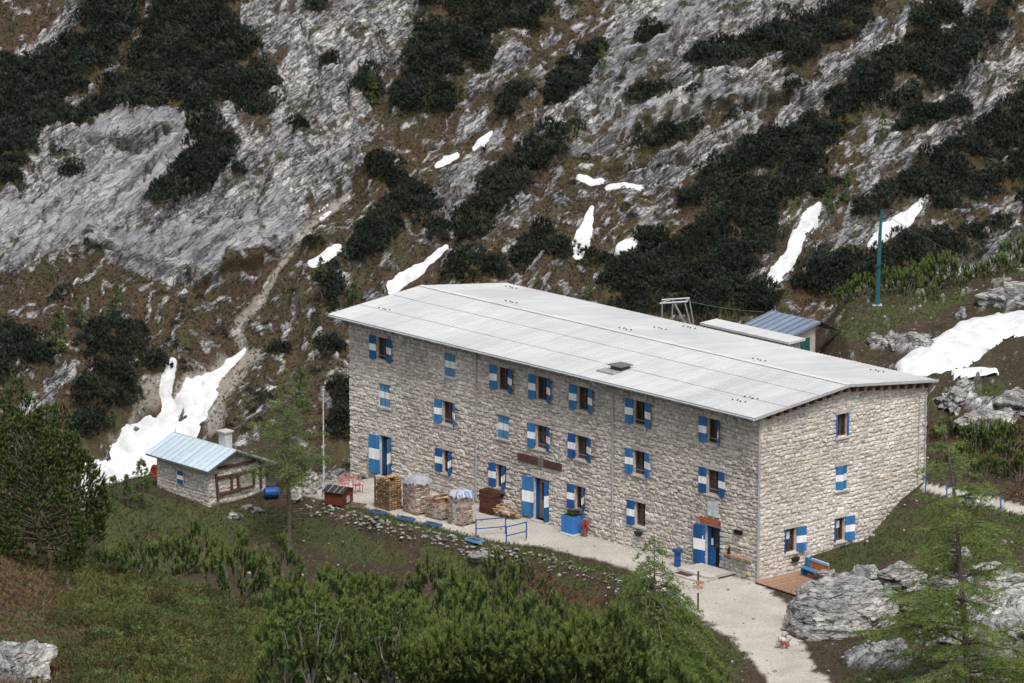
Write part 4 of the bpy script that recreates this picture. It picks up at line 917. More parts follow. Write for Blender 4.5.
for (A, B, w, d, h, heap, lab, kind) in specs:
    w, d, h = w*1.1, d*1.1, h*1.06
    t = lthing('firewood_stack', A, B, 0, lab, 'firewood', 'firewood stacks on the terrace', rot=random.uniform(-.12, .12))
    pallet_mesh(w, d).build('pallet', M['wood'], t)
    logs_mesh(w-.06, d-.06, h-.12, heap, (.36, .23, .12) if kind == 'net' else (.40, .28, .18)).build('logs', M['wood'], t)
    if kind == 'net':
        q = MB(); c = (.10, .07, .045)
        for x in (-w/2, w/2):
            for y in (-d/2, d/2): q.box((x-.04, y-.04, .1), (x+.04, y+.04, h-.25), c)
        for z in (.35, .75, 1.15, 1.55):
            q.box((-w/2-.02, -d/2-.02, z), (w/2+.02, -d/2-.005, z+.03), c); q.box((w/2+.005, -d/2, z), (w/2+.02, d/2, z+.03), c)
        for k in range(1, 5): q.box((-w/2+w*k/5, -d/2-.022, .1), (-w/2+w*k/5+.02, -d/2-.008, h-.2), c); q.box((w/2+.008, -d/2+d*k/5, .1), (w/2+.022, -d/2+d*k/5+.02, h-.2), c)
        q.build('crate_frame', M['wood'], t)
    else:
        q, ringv = drape(w, d, .12, h*(.7 if kind == 'open' else 1.0)); q.build('film_wrap', M['film'], t, True)
    if kind == 'dome' or kind == 'white':
        q = MB(); hh = .28 if kind == 'dome' else .14; c = (.27, .28, .30) if kind == 'dome' else (.36, .39, .44); V = []; n = 9
        for i in range(n):
            for j in range(n):
                x, y = (i/(n-1)-.5), (j/(n-1)-.5); e = max(abs(x), abs(y))*2
                z = h+.02+hh*(1-e**3)+random.uniform(-.03, .03)-(.10+random.uniform(-.05, .25) if e > .99 else 0)
                V.append((x*(w+.05), y*(d+.05), z))
        q.add(V, [(i*n+j, (i+1)*n+j, (i+1)*n+j+1, i*n+j+1) for i in range(n-1) for j in range(n-1)], c)
        for k in range(len(q.c)): q.c[k] = jc(c, .12) if random.random() < .8 or kind == 'dome' else (.10, .2, .45)
        q.build('film_cap', M['fabric'], t, True)
    if kind == 'white':
        q = MB(); V = [(-.2, -d/2-.05, h*.8), (.45, -d/2-.08, h*.9), (.55, -d/2-.55, .1), (.3, -d/2-.75, .05), (.1, -d/2-.3, .3)]
        q.add(V, [(0, 1, 2, 4), (4, 2, 3)], (.35, .33, .32)); q.build('loose_film', M['film'], t)
t = lthing('crate_stack', 21.75, -1.0, 0, 'stack of rust-red wooden crates against the facade', 'crates')
for k, (z, x) in enumerate(((0, 0), (.36, .04), (.72, -.03), (1.05, .02))):
    q = MB(); c = (.085, .034, .022)
    for zz in (0, .12, .24):
        q.box((-.55+x, -.35, z+zz), (.55+x, -.32, z+zz+.1), jc(c, .25)); q.box((.52+x, -.32, z+zz), (.55+x, .35, z+zz+.1), jc(c, .25)); q.box((-.55+x, -.32, z+zz), (-.52+x, .35, z+zz+.1), jc(c, .25)); q.box((-.52+x, .32, z+zz), (.52+x, .35, z+zz+.1), jc(c, .25))
    q.box((-.52+x, -.32, z), (.52+x, .32, z+.02), c)
    q.build('crate', M['wood'], t)
t = lthing('log_pile', 20.45, -.85, 0, 'loose pile of logs half under crumpled film beside the middle entrance', 'log pile')
q = MB()
for k in range(60):
    x = random.uniform(-.75, .7); y = random.uniform(-.4, .35); z = .07+.9*random.random()*(1-abs(x)/1.0); a = random.uniform(-.5, .5); l = random.uniform(.25, .42)
    q.tube([(x-l*math.cos(a), y-l*math.sin(a), z), (x+l*math.cos(a), y+l*math.sin(a), z+random.uniform(-.06, .06))], random.uniform(.05, .08), 5, jc((.30, .19, .11), .3))
q.build('logs', M['wood'], t)
q = MB(); n = 10; V = []
for i in range(n):
    for j in range(n):
        x, y = i/(n-1)-.5, j/(n-1)-.5
        V.append((.25+x*1.2, -.05+y*.9, .12+1.0*math.exp(-(x*x*6+y*y*4))+random.uniform(-.07, .07)))
q.add(V, [(i*n+j, (i+1)*n+j, (i+1)*n+j+1, i*n+j+1) for i in range(n-1) for j in range(n-1)], (.45, .43, .42)); q.build('film_sheet', M['film'], t)
# mast
t = lthing('mast', 31.3, -5.87, 0, 'thin pale mast standing on the terrace left of the lodge', 'mast')
q = MB(); q.tube([(0, 0, 0), (0, 0, 3), (.02, 0, 6.5)], [.06, .05, .035], 7, (.45, .44, .42)); q.build('pole', M['wood'], t)
q = MB(); q.tube([(0, 0, -.1), (0, 0, .5)], [.12, .1], 8, (.35, .34, .33)); q.build('foot', M['stone'], t)
q = MB(); q.tube([(.02, 0, 6.45), (.02, 0, 6.55), (.02, 0, 6.6)], [.03, .06, .01], 7, (.4, .4, .38)); q.build('cap', M['metal'], t)
# dry stone wall along the terrace edge
def rough_stone(mb, c, sx, sy, sz, rz, col):
    V = []
    for z in (-1, 0, 1):
        for k in range(6):
            a = rz+k*math.pi/3; s = (1 if z == 0 else .72)*random.uniform(.75, 1.15)
            x, y = sx*s*math.cos(k*math.pi/3), sy*s*math.sin(k*math.pi/3)
            V.append((c[0]+x*math.cos(rz)-y*math.sin(rz), c[1]+x*math.sin(rz)+y*math.cos(rz), c[2]+sz*z*random.uniform(.7, 1.1)))
    F = [tuple(range(5, -1, -1)), tuple(range(12, 18))]+[(r*6+k, r*6+(k+1) % 6, r*6+6+(k+1) % 6, r*6+6+k) for r in (0, 1) for k in range(6)]
    mb.add(V, F, col)
t = lthing('dry_stone_wall', 18, -7, 0, 'low rubble wall of whitish stones along the terrace edge', 'wall')
q = MB(); Lc = lambda A, B, z: (-(A-18), B+7, z)
Aq = 31.0
while Aq > 3.6:
    e = float(np.interp(Aq, EDGE_A, EDGE_B))
    n = 3 if Aq > 11 else 2
    for k in range(n):
        s = random.uniform(.035, .13)*(1 if Aq > 11 else .7); off_ = random.uniform(-.75, .1)
        z = -.75*max(0, -off_)+random.uniform(-.08, .10) if Aq > 11 else -.5*max(0, -off_)+random.uniform(-.08, .06)
        rough_stone(q, Lc(Aq+random.uniform(-.2, .2), e+off_, z), s*1.6, s, s*.5, random.uniform(0, 3), jc((.235, .225, .205), .5))
    Aq -= .19
q.build('rubble', M['stone'], t)

# ------------------------------------------------------------------ annex behind the lodge
P0 = dep(791.4, 335.7, 268.5); a0, b0, z0 = P0@AX, P0@BX, P0[2]
Pr = onplane(820.7, 321.4, AX, a0); b1, z1 = Pr@BX, Pr[2]
r_ = ray(743.5, 326); # far end of the eave: on the line of the eave
# solve along the eave for the column u = 743.5
L_ = 1.
for k in range(400):
    if proj(AB(a0+L_, b0, z0))[0] < 743.5: break
    L_ += .05
gb = gz(*AB(a0, b0)[:2])
t = thing('annex', AB(a0, b0, min(gb, z0-2.6)), RZL, 'small pale annex with a blue-grey seamed roof behind the lodge', 'annex')
zb = min(gb, z0-2.6); H = z0-zb; W_ = b1-b0; H1 = z1-zb
q = MB(); wc = (.42, .38, .33)
q.add([(0-.35, .3, -1), (-.35, W_-.1, -1), (-.35, W_-.1, H1-.15), (-.35, .3, H-.05), (-L_+.3, .3, -1), (-L_+.3, W_-.1, -1), (-L_+.3, W_-.1, H1-.15), (-L_+.3, .3, H-.05)], [(0, 1, 2, 3), (4, 5, 6, 7), (0, 3, 7, 4), (1, 2, 6, 5)], wc); q.build('wall', M['stone'], t)
q = MB(); x = 0.
while x > -L_+.05:
    x1 = max(x-.62, -L_); c = jc((.19, .23, .30), .1)
    q.quad((x, 0, H), (x1+.03, 0, H), (x1+.03, W_, H1), (x, W_, H1), c); q.box((x1, 0, H-.02), (x1+.03, .02, H+.06), c)
    q.add([(x1, 0, H), (x1, 0, H+.08), (x1+.04, 0, H+.08), (x1+.04, 0, H), (x1, W_, H1), (x1, W_, H1+.08), (x1+.04, W_, H1+.08), (x1+.04, W_, H1)], [(0, 1, 5, 4), (1, 2, 6, 5), (2, 3, 7, 6)], shade(c, .8)); x = x1
q.add([(0, 0, H-.14), (-L_, 0, H-.14), (-L_, W_, H1-.14), (0, W_, H1-.14), (0, 0, H-.01), (0, W_, H1-.01), (-L_, 0, H-.01), (-L_, W_, H1-.01)], [(0, 1, 2, 3), (0, 3, 5, 4), (0, 1, 6, 4), (2, 3, 5, 7)], (.20, .22, .26))
q.add([(0, W_+.0, H1-.01), (-L_, W_, H1-.01), (-L_, W_+1.8, H1-.9), (0, W_+1.8, H1-.9)], [(0, 1, 2, 3)], (.2, .23, .29))
q.build('roof', M['roof'], t)
q = MB(); q.box((-.34, .7, H-1.7), (-.30, 1.9, H-.42), (.015, .09, .075)); q.build('door', M['paint'], t)
# low shed with the pale flat roof
P0 = dep(789, 341.5, 265.5); a0, b0, z0 = P0@AX, P0@BX, P0[2]
t = thing('shed', AB(a0, b0, z0-2.4), RZL, 'low shed with a pale flat roof between lodge and annex', 'shed')
q = MB(); q.box((-7.4, .2, -1.0), (-.3, 1.25, 2.2), (.4, .37, .33)); q.build('wall', M['stone'], t)
q = MB(); q.add([(0, 0, 2.2), (-7.8, 0, 2.2), (-7.8, 1.4, 2.26), (0, 1.4, 2.26), (0, 0, 2.34), (-7.8, 0, 2.34), (-7.8, 1.4, 2.40), (0, 1.4, 2.40)], [(0, 1, 2, 3), (4, 5, 6, 7), (0, 1, 5, 4), (0, 3, 7, 4), (1, 2, 6, 5), (2, 3, 7, 6)], (.58, .57, .56)); q.build('roof', M['roof'], t)
# winch frame with cable
Pg = dep(676, 317, 277.0); t = thing('winch_frame', Pg, -.15, 'grey tubular steel frame standing behind the lodge roof', 'frame')
gc = (.30, .32, .31); tp = .95
for (x, y, x2) in ((-.85, -.3, -.85), (-.35, .8, -.3), (.95, -.3, .6), (1.0, .8, .75)): q = MB(); q.tube([(x, y, -5.5), (x, y, -.4), (x2, y, tp)], .05, 6, gc); q.build('leg', M['metal'], t)
q = MB()
for y in (-.3, .8): q.tube([(-1.0, y, tp-.05), (.75, y, tp+.12)], .06, 6, shade(gc, 1.4)); 
q.tube([(-.9, -.3, tp), (-.35, .8, tp)], .05, 6, gc); q.tube([(.6, -.3, tp+.1), (.75, .8, tp+.1)], .05, 6, gc); q.build('top_beam', M['metal'], t)
q = MB(); q.tube([(-.3, .8, tp), (.9, .8, -1.2)], .035, 5, gc); q.tube([(-.1, -.3, tp), (.9, -.3, -1.0)], .03, 5, gc); q.build('brace', M['metal'], t)
Pa = Pg+np.array([.7, 0, tp+.08])
Pp = on_ground(877, 305); 
t = thing('pylon', Pp, 0, 'slim teal steel pole rising from the grassy hill crest', 'pole')
q = MB(); q.tube([(0, 0, -.3), (.05, 0, 2.4), (.12, 0, 4.6), (.2, 0, 6.0)], [.17, .15, .11, .07], 6, (.018, .085, .105)); q.build('mast', M['paint'], t)
q = MB(); q.tube([(.17, 0, 5.75), (.3, -.05, 5.78)], .05, 5, (.1, .1, .1)); q.tube([(.02, 0, 2.35), (.02, 0, 2.5)], .2, 6, (.02, .07, .09)); q.build('bracket', M['metal'], t)
q = MB(); q.box((-.3, -.3, -.4), (.3, .3, .02), (.4, .39, .37)); q.build('footing', M['stone'], t)
def cable(pa, pb, sag, label, r=.018):
    pa, pb = np.array(pa), np.array(pb); q = MB(); L = np.linalg.norm(pb-pa)
    q.tube([pa+(pb-pa)*k/14-ZX*sag*4*(k/14)*(1-k/14) for k in range(15)], r, 4, (.12, .12, .12))
    tag(q.build('cable', M['metal']), label, 'cable')
cable(Pa, dep(764, 312, 274), .12, 'thin cable running from the steel frame to the annex roof', .022)
cable(Pp+np.array([.25, 0, 5.8]), dep(1000, 270, 283), .3, 'thin wire falling right from the teal pole to the hillside')
# path railing behind the gable
pf = [on_ground(u, v) for u, v in ((914, 484), (925, 489), (946, 496), (968, 500), (1000, 508), (1034, 515))]
t = thing('path_railing', pf[0], 0, 'row of short blue posts joined by a wire along the back path', 'railing')
for p in pf: q = MB(); q.tube([p-pf[0]+[0, -.35, -.2], p-pf[0]+[0, -.35, .85]], .045, 6, (.03, .12, .30)); q.build('post', M['paint'], t)
q = MB(); q.tube([p-pf[0]+[0, -.35, .75] for p in pf], .018, 4, (.1, .14, .22)); q.build('wire', M['metal'], t)

# ------------------------------------------------------------------ the small stone hut
H0 = onplane(209, 503.5, ZX, 0.0); ha, hb = H0@AX, H0@BX
def vsol(u0, f, lo, hi):
    for s in np.linspace(lo, hi, 2000):
        if f(s) < u0: return s
    return hi
HL = vsol(157, lambda s: proj(AB(ha+s, hb, 1))[0], .5, 14)
def hutg(u, v, off=0): p = onplane(u, v, AX, ha-off); return p@BX-hb, p[2]
Br, Zr = hutg(236.6, 450.2, .5); Bl, Zl = hutg(207.9, 471.7, .5); Be, Ze = hutg(294, 468.5, .5); Bw = hutg(265.5, 490)[0]
t = thing('stone_hut', AB(ha, hb, 0), RZL, 'small stone hut with a pale blue-grey metal roof and timbered gable', 'hut')
hut = t
def hz(B): return Zl+(Zr-Zl)*(B-Bl)/(Br-Bl) if B < Br else Zr+(Ze-Zr)*(B-Br)/(Be-Br)
hw = [(.42*HL, .42*HL+.55, .72, 1.42)]
ht = (.48, .455, .42)
stone_wall(lambda s, o, z: (-s, -o, z), HL, -1.2, lambda s: hz(0)-.1, [], ht, (.50, .45, .39), relief=.03).build('wall', M['stone'], t)
def Wh(s, o, z): return (o, s, z)
stone_wall(Wh, Bw, -1.2, lambda s: hz(s)-.12, [], shade(ht, .98), (.50, .46, .41), relief=.025).build('wall', M['stone'], t)
q = MB(); q.add([(-HL, 0, -1), (-HL, Bw, -1), (-HL, Bw, hz(Bw)-.12), (-HL, Br, Zr-.12), (-HL, 0, hz(0)-.12), (0, Bw, -1), (0, Bw, hz(Bw)-.12)], [(0, 1, 2, 3, 4), (1, 5, 6, 2)], ht); q.build('wall', M['stone'], t)
q = MB(); x = .5
while x > -HL-.5:
    x1 = max(x-.52, -HL-.55); c = jc((.46, .55, .60), .07)
    for (ba, bb) in ((Bl, Br), (Br, Be)):
        q.quad((x, ba, hz(ba)), (x1+.03, ba, hz(ba)), (x1+.03, bb, hz(bb)), (x, bb, hz(bb)), c)
        q.add([(x1, ba, hz(ba)), (x1, ba, hz(ba)+.06), (x1+.03, ba, hz(ba)+.06), (x1+.03, ba, hz(ba)), (x1, bb, hz(bb)), (x1, bb, hz(bb)+.06), (x1+.03, bb, hz(bb)+.06), (x1+.03, bb, hz(bb))], [(0, 1, 5, 4), (1, 2, 6, 5), (2, 3, 7, 6), (0, 1, 2, 3)], shade(c, .85))
    x = x1
for ba, bb in ((Bl, Br), (Br, Be)):
    q.add([(.5, ba, hz(ba)-.11), (-HL-.55, ba, hz(ba)-.11), (-HL-.55, bb, hz(bb)-.11), (.5, bb, hz(bb)-.11), (.5, ba, hz(ba)-.005), (.5, bb, hz(bb)-.005), (-HL-.55, ba, hz(ba)-.005), (-HL-.55, bb, hz(bb)-.005)], [(0, 1, 2, 3), (0, 3, 5, 4), (1, 2, 7, 6), (0, 1, 6, 4)], (.16, .17, .18))
rfh = q.build('roof', M['roof'], t)
pc = onplane(230.5, 449, BX, hb+Br+1.2); ca = pc@AX-ha
q = MB(); q.box((-ca-.3, Br+.55, Zr-1.0), (-ca+.3, Br+1.1, Zr+.62), (.46, .45, .44)); q.build('chimney', M['stone'], rfh)
q = MB(); q.box((-ca-.4, Br+.45, Zr+.62), (-ca+.4, Br+1.2, Zr+.70), (.44, .43, .42)); q.build('chimney_cap', M['stone'], rfh)
q = MB(); q.tube([(.45, Br, Zr), (.45, Br, Zr+.35)], .02, 5, (.3, .3, .3)); q.build('spike', M['metal'], rfh)
q = MB(); q.tube([(-HL-.4, Br, Zr), (-HL-.4, Br, Zr+.35)], .02, 5, (.3, .3, .3)); q.build('spike', M['metal'], rfh)
s0, s1 = .47*HL, .47*HL+.55
q = MB(); q.box((-s1, -.12, .75), (-s0, -.06, 1.0), BLUE); q.box((-s1, -.12, 1.0), (-s0, -.06, 1.25), WHITE); q.box((-s1, -.12, 1.25), (-s0, -.06, 1.5), BLUE); q.box((-s1-.06, -.09, .7), (-s1, -.05, 1.55), (.4, .4, .4)); q.box((-s0, -.09, .7), (-s0+.06, -.05, 1.55), (.4, .4, .4)); q.build('window_shutter', M['paint'], t)
q = MB(); tb = (.085, .042, .03)
def tim(B0_, z0_, B1_, z1_, w=.14): q.beam((.13, B0_, z0_), (.13, B1_, z1_), .1, w, tb, up=(1, 0, 0)) if 0 else q.beam((.10, B0_, z0_), (.10, B1_, z1_), .12, w, jc(tb, .2))
gz_ = lambda x, y: hutg(130+x*210/1024, 400+y*140/683)
for (x0, y0, x1, y1) in ((415, 360, 425, 485), (415, 380, 610, 340), (430, 460, 600, 415), (490, 362, 492, 435), (520, 355, 525, 430), (598, 335, 600, 410), (632, 300, 634, 430), (425, 330, 625, 292)):
    p, r2 = gz_(x0, y0), gz_(x1, y1); tim(p[0], p[1], r2[0], r2[1], .13)
q.build('timber_frame', M['wood'], t)
q = MB(); p = gz_(535, 425); r2 = gz_(590, 350); q.box((.07, p[0], p[1]-.3), (.11, r2[0], r2[1]), (.30, .27, .24)); q.build('door', M['wood'], t)
q = MB()
for Bp in (Be-.25,): q.beam((.1, Bp, -.4), (.1, Bp, hz(Bp)-.1), .1, .1, tb); q.beam((-HL+.2, Bp, -.4), (-HL+.2, Bp, hz(Bp)-.1), .1, .1, tb)
q.build('porch_post', M['wood'], t)
q = MB(); q.box((-.9, Bw+.05, 0.0), (-.85, Be-.3, hz(Be)-.25), (.36, .33, .29)); q.build('porch_panel', M['wood'], t)
p = gz_(700, 375); q = MB(); q.box((-.84, p[0]-.3, p[1]-.1), (-.8, p[0]-.02, p[1]+.55), (.03, .12, .2)); q.box((-.84, p[0]+.02, p[1]-.1), (-.8, p[0]+.4, p[1]+.55), BLUE2); q.build('window_shutter', M['paint'], t)
Pb = onplane(271.5, 497, ZX, .0)
t = thing('barrel', Pb, .3, 'bright blue plastic barrel lying beside the hut porch', 'barrel')
q = MB(); q.tube([(-.45, 0, .3), (-.42, 0, .3), (-.2, 0, .3), (.2, 0, .3), (.42, 0, .3), (.45, 0, .3)], [.22, .29, .32, .32, .29, .22], 12, (.015, .07, .25)); q.build('body', M['fabric'], t)
q = MB()
for x in (-.15, .15): q.tube([(x-.02, 0, .3), (x+.02, 0, .3)], .335, 12, (.015, .08, .33))
q.build('hoop', M['fabric'], t)
Pb = AB(ha+HL+.45, hb+.2, .9)
t = thing('lifebuoy', Pb, RZL, 'orange-red round float hanging at the far corner of the stone hut', 'float')
q = MB(); q.tube([(.34*math.cos(a), 0, .34*math.sin(a)) for a in np.linspace(0, 2*math.pi, 17)], .1, 7, (.52, .07, .025), False); q.build('ring', M['fabric'], t)
q = MB(); q.tube([(0, 0, .35), (.25, .1, .55)], .015, 4, (.3, .3, .3)); q.build('cord', M['fabric'], t)
q = MB(); q.tube([(0, -.02, 0), (0, .02, 0)], .3, 12, (.45, .06, .03)); q.build('cover', M['fabric'], t)
# ------------------------------------------------------------------ plants
def nrm(v): return v/(np.linalg.norm(v, axis=-1, keepdims=True)+1e-9)
LASTT = None
def needles(P, D, L, k, nl, w, spread, r):
    global LASTT
    n = len(P); t = r.uniform(0, 1, (n, k)); LASTT = t.ravel(); base = P[:, None]+D[:, None]*(t*np.asarray(L)[:, None])[..., None]
    q = r.normal(size=(n, k, 3)); Dk = np.repeat(D[:, None], k, 1); q = nrm(q-(q*Dk).sum(-1, keepdims=True)*Dk)
    sp = np.radians(spread)*r.uniform(.5, 1.2, (n, k, 1)); dr = Dk*np.cos(sp)+q*np.sin(sp)
    sd = nrm(np.cross(dr, r.normal(size=(n, k, 3))))*w/2
    nl_ = nl*r.uniform(.7, 1.2, (n, k, 1))
    V = np.stack([base-sd, base+sd, base+dr*nl_], 2).reshape(-1, 3)
    return V, np.arange(n*k*3, dtype=np.int32).reshape(-1, 3)
def colvar(base, n, k, r, amt=.3, alt=None, palt=0.):
    c = np.array(base)[None]*(1+r.uniform(-amt, amt, (n, 1)))*(1+r.uniform(-.12, .12, (n, 3)))
    if alt is not None: m = r.random(n) < palt; c[m] = np.array(alt)*(1+r.uniform(-amt, amt, (m.sum(), 1)))
    return np.repeat(c, k, 0)
def dome_shoots(lobes, n, r, inner=.8, up=.9):
    P = []; D = []
    vol = np.array([l[3]*l[4]*.6+l[3]**2 for l in lobes]); pick = r.choice(len(lobes), n*3, p=vol/vol.sum())
    for i in pick:
        x, y, z, R, H = lobes[i]; d = nrm(r.normal(size=3)); 
        if d[2] < -.45: continue
        s = r.uniform(inner, 1.03); p = np.array([x, y, z])+d*np.array([R, R, H])*s
        ok = True
        for j, l in enumerate(lobes):
            if j != i and np.linalg.norm((p-np.array(l[:3]))/np.array([l[3], l[3], l[4]])) < .72: ok = False; break
        if ok: P.append(p); D.append(nrm(d*np.array([1, 1, .6])+np.array([0, 0, up])+r.normal(size=3)*.15))
        if len(P) >= n: break
    return np.array(P), np.array(D)
MG = (.032, .058, .018); MG2 = (.042, .070, .021)
def lit_candles(c, tip=(.20, .255, .068), t0=.64):
    """yellower new growth at the shoot ends, its colour also brightened to look lit"""
    c = c.copy(); m = LASTT > t0; c[m] = c[m]*.35+np.array(tip)*.65; return c  # tip colour carries both the young growth and a painted lit look
def mesh_only(o): me = o.data; bpy.data.objects.remove(o); return me
def pine_variant(seed, R, H, nshoot, k=74, L=.52, nl=.155, w=.030, lob=5):
    r = np.random.default_rng(seed); rr = random.Random(seed)
    lobes = [(0, 0, H*.35, R*.75, H*.6)]+[(R*.55*math.cos(a), R*.55*math.sin(a), H*r.uniform(.2, .4), R*r.uniform(.4, .6), H*r.uniform(.4, .62)) for a in np.linspace(0, 6.28, lob, endpoint=False)+r.uniform(0, 1, lob)]
    P, D = dome_shoots(lobes, nshoot, r, .66, 1.7)
    m = P[:, 2] > .05; P, D = P[m], D[m]
    V, F = needles(P, D, r.uniform(.7, 1.35, len(P))*L, k, nl, w, 46, r)
    f = npmesh('foliage', V, F, M['needle'], col=lit_candles(colvar(MG, len(P), k, r, .28, MG2, .3)))
    b = MB()
    for i in range(0, len(P), 7):
        p = P[i]; mid = p*np.array([.45, .45, .35])+r.normal(size=3)*.06
        b.tube([(p[0]*.08, p[1]*.08, -.1), mid, p*np.array([.85, .85, .8]), p], [.045, .035, .022, .012], 4, jc((.14, .115, .095), .2), False)
    s = b.build('stem', M['bark'])
    return mesh_only(f), mesh_only(s)
PV = [pine_variant(100+i, R, H, n) for i, (R, H, n) in enumerate(((1.05, 1.3, 58), (1.3, 1.7, 80), (.85, 1.55, 46), (1.2, 1.2, 66), (1.0, 2.1, 64), (.7, 1.0, 32)))]
def dwarf_pine(p, var, s, label, group, rz=None, name='dwarf_pine'):
    t = thing(name, p-np.array([0, 0, .12]), rng.uniform(0, 6.28) if rz is None else rz, label, 'pine' if name == 'dwarf_pine' else name, group, s)
    t.scale = (s*.95, s*.95, s*1.2)
    for me, n in zip(PV[var], ('foliage', 'stem')):
        o = bpy.data.objects.new(n, me); COL.objects.link(o); o.parent = t
    return t
# the thicket on the foreground slope
G1 = 'dwarf pines of the foreground thicket'
L1 = 'dark green dwarf pine in the dense thicket covering the foreground slope below the terrace'
L2 = 'dwarf pine with upright shoots along the upper rim of the foreground thicket below the hut'
REG = [(175, 556), (205, 548), (250, 550), (300, 568), (350, 580), (420, 590), (480, 592), (520, 592), (560, 606), (610, 632), (650, 652), (700, 690), (735, 730), (735, 790), (330, 790), (300, 740), (262, 680), (262, 640), (230, 600)]
REG2 = [(70, 558), (180, 548), (210, 552), (215, 578), (150, 582), (85, 574)]
cnt = 0
vv = 560
while vv < 790:
    uu = 72+(vv % 2)*14
    while uu < 750:
        u_, v_ = uu+rng.uniform(-11, 11), vv+rng.uniform(-6, 6)
        if not (295 < u_ < 415 and v_ > 700) and poly_in(np.array([u_]), np.array([v_]), REG)[0] or poly_in(np.array([u_]), np.array([v_]), REG2)[0]:
            try: p = on_ground(u_, v_)
            except KeyError: p = None
            if p is not None and p[1]-CAM[1] < 236:
                rim = v_ < 585 and u_ < 330
                s = rng.uniform(.8, 1.4)
                dwarf_pine(p, int(rng.integers(0, 6)), s, L2 if rim else L1, 'dwarf pines on the thicket rim' if rim else G1); cnt += 1
        uu += 29
    vv += 15
# loose pines in the hollow behind the thicket crest, whose shoots stand against the bank
for (u_, v_, s, var) in ((520, 575, .8, 4), (498, 585, .9, 2), (470, 590, .8, 1), (410, 578, .7, 0), (380, 572, .75, 3), (345, 566, .7, 2), (545, 600, .8, 4), (585, 628, .8, 1), (620, 645, .8, 2)):
    p = on_ground(u_, v_+14); 
    if p[1]-CAM[1] < 250: dwarf_pine(p, var, s, L1, G1)
# two taller pines with bare forked stems
def tall_pine(u, v, h, seed, label):
    r = np.random.default_rng(seed); p0 = on_ground(u, v); t = thing('forked_pine', p0-np.array([0, 0, .2]), 0, label, 'pine')
    b = MB(); Ps = []; Ds = []
    bc = (.24, .22, .195)
    for i in range(9):
        a = r.uniform(0, 6.28); sp = r.uniform(.25, 1.0)*h*.36; hh = h*r.uniform(.6, 1.0)
        e = np.array([math.cos(a)*sp, math.sin(a)*sp, hh]); m1 = e*np.array([.35, .35, .35])+r.normal(size=3)*.05; m2 = e*np.array([.8, .8, .68])+r.normal(size=3)*.06
        b.tube([(0, 0, 0), m1, m2, e], [.06, .048, .034, .014], 5, jc(bc, .15), False)
        for j in range(44):
            f = r.uniform(.3, 1); q = m2*(1-f)+e*f if f > .6 else m1*(1-f)+m2*f
            d = nrm(np.array([r.normal()*.6, r.normal()*.6, .9])); Ps.append(q+r.normal(size=3)*np.array([.28, .28, .2])+d*.08); Ds.append(d)
    P, D = np.array(Ps), np.array(Ds)
    V, F = needles(P, D, r.uniform(.2, .36, len(P)), 26, .13, .034, 42, r)
    npmesh('foliage', V, F, M['needle'], col=lit_candles(colvar(MG, len(P), 26, r, .28, MG2, .3)), parent=t)
    b.build('trunk', M['bark'], t)
tall_pine(312, 722, 3.9, 5, 'taller pine with pale forked bare stems, left of the two at the lower frame edge')
tall_pine(390, 722, 4.2, 6, 'taller pine with pale forked bare stems, right of the two at the lower frame edge')
# big dense pine at the left
p0 = on_ground(44, 560)
t = thing('mountain_pine', p0-np.array([0, 0, .2]), 0, 'big dense dark pine filling the left edge of the foreground', 'pine')
r = np.random.default_rng(11)
lob = [(-.6, 0, 3.2, 2.3, 3.4), (.9, .2, 2.6, 1.6, 2.6), (-2.2, .3, 3.0, 1.8, 3.2), (-.8, -.5, 5.0, 1.5, 1.9), (1.5, -.3, 3.4, 1.0, 1.6), (.2, -1.2, 2.0, 1.9, 2.0), (-2.0, -1, 4.4, 1.2, 1.7), (1.3, .6, 1.6, 1.3, 1.6), (.5, 0, 5.0, .9, 1.4), (-1.3, 0, 6.1, .8, 1.0), (-3.6, 0, 2.6, 1.6, 2.8), (1.9, -.2, 1.9, .8, 1.2)]
lob += [(-.3, -.5, 1.1, 2.1, 1.2), (.3, 0, 6.0, .5, 1.1), (-.5, -.2, 6.6, .45, 1.0), (1.2, -.3, 5.0, .55, 1.1), (-1.9, 0, 6.4, .55, 1.3), (-1.0, .1, 7.2, .5, 1.2), (.8, 0, 5.9, .5, 1.3), (2.2, -.2, 3.6, .5, .9), (2.3, 0, 2.6, .6, .8), (1.9, -.4, 4.3, .45, .9), (-2.8, -.3, 5.2, .6, .9)]
lob = [tuple(1.1*x for x in l) for l in lob]
P, D = dome_shoots(lob, 6500, r, .70, 1.3)
V, F = needles(P, D, r.uniform(.16, .34, len(P)), 34, .12, .030, 44, r)
npmesh('foliage', V, F, M['needle'], col=lit_candles(colvar((.034, .058, .018), len(P), 34, r, .3, (.05, .075, .022), .25), (.15, .19, .05), .64), parent=t)
b = MB(); b.tube([(0, 0, -.3), (-.2, 0, 2), (-.6, 0, 4.2), (-.9, 0, 6)], [.28, .22, .15, .06], 8, (.12, .095, .075))
for i in range(0, len(P), 60): b.tube([(P[i][0]*.1-.2, P[i][1]*.1, max(.3, P[i][2]*.7)), P[i]*np.array([.6, .6, .9]), P[i]], [.07, .05, .015], 4, jc((.12, .1, .08), .2), False)
b.build('trunk', M['bark'], t)
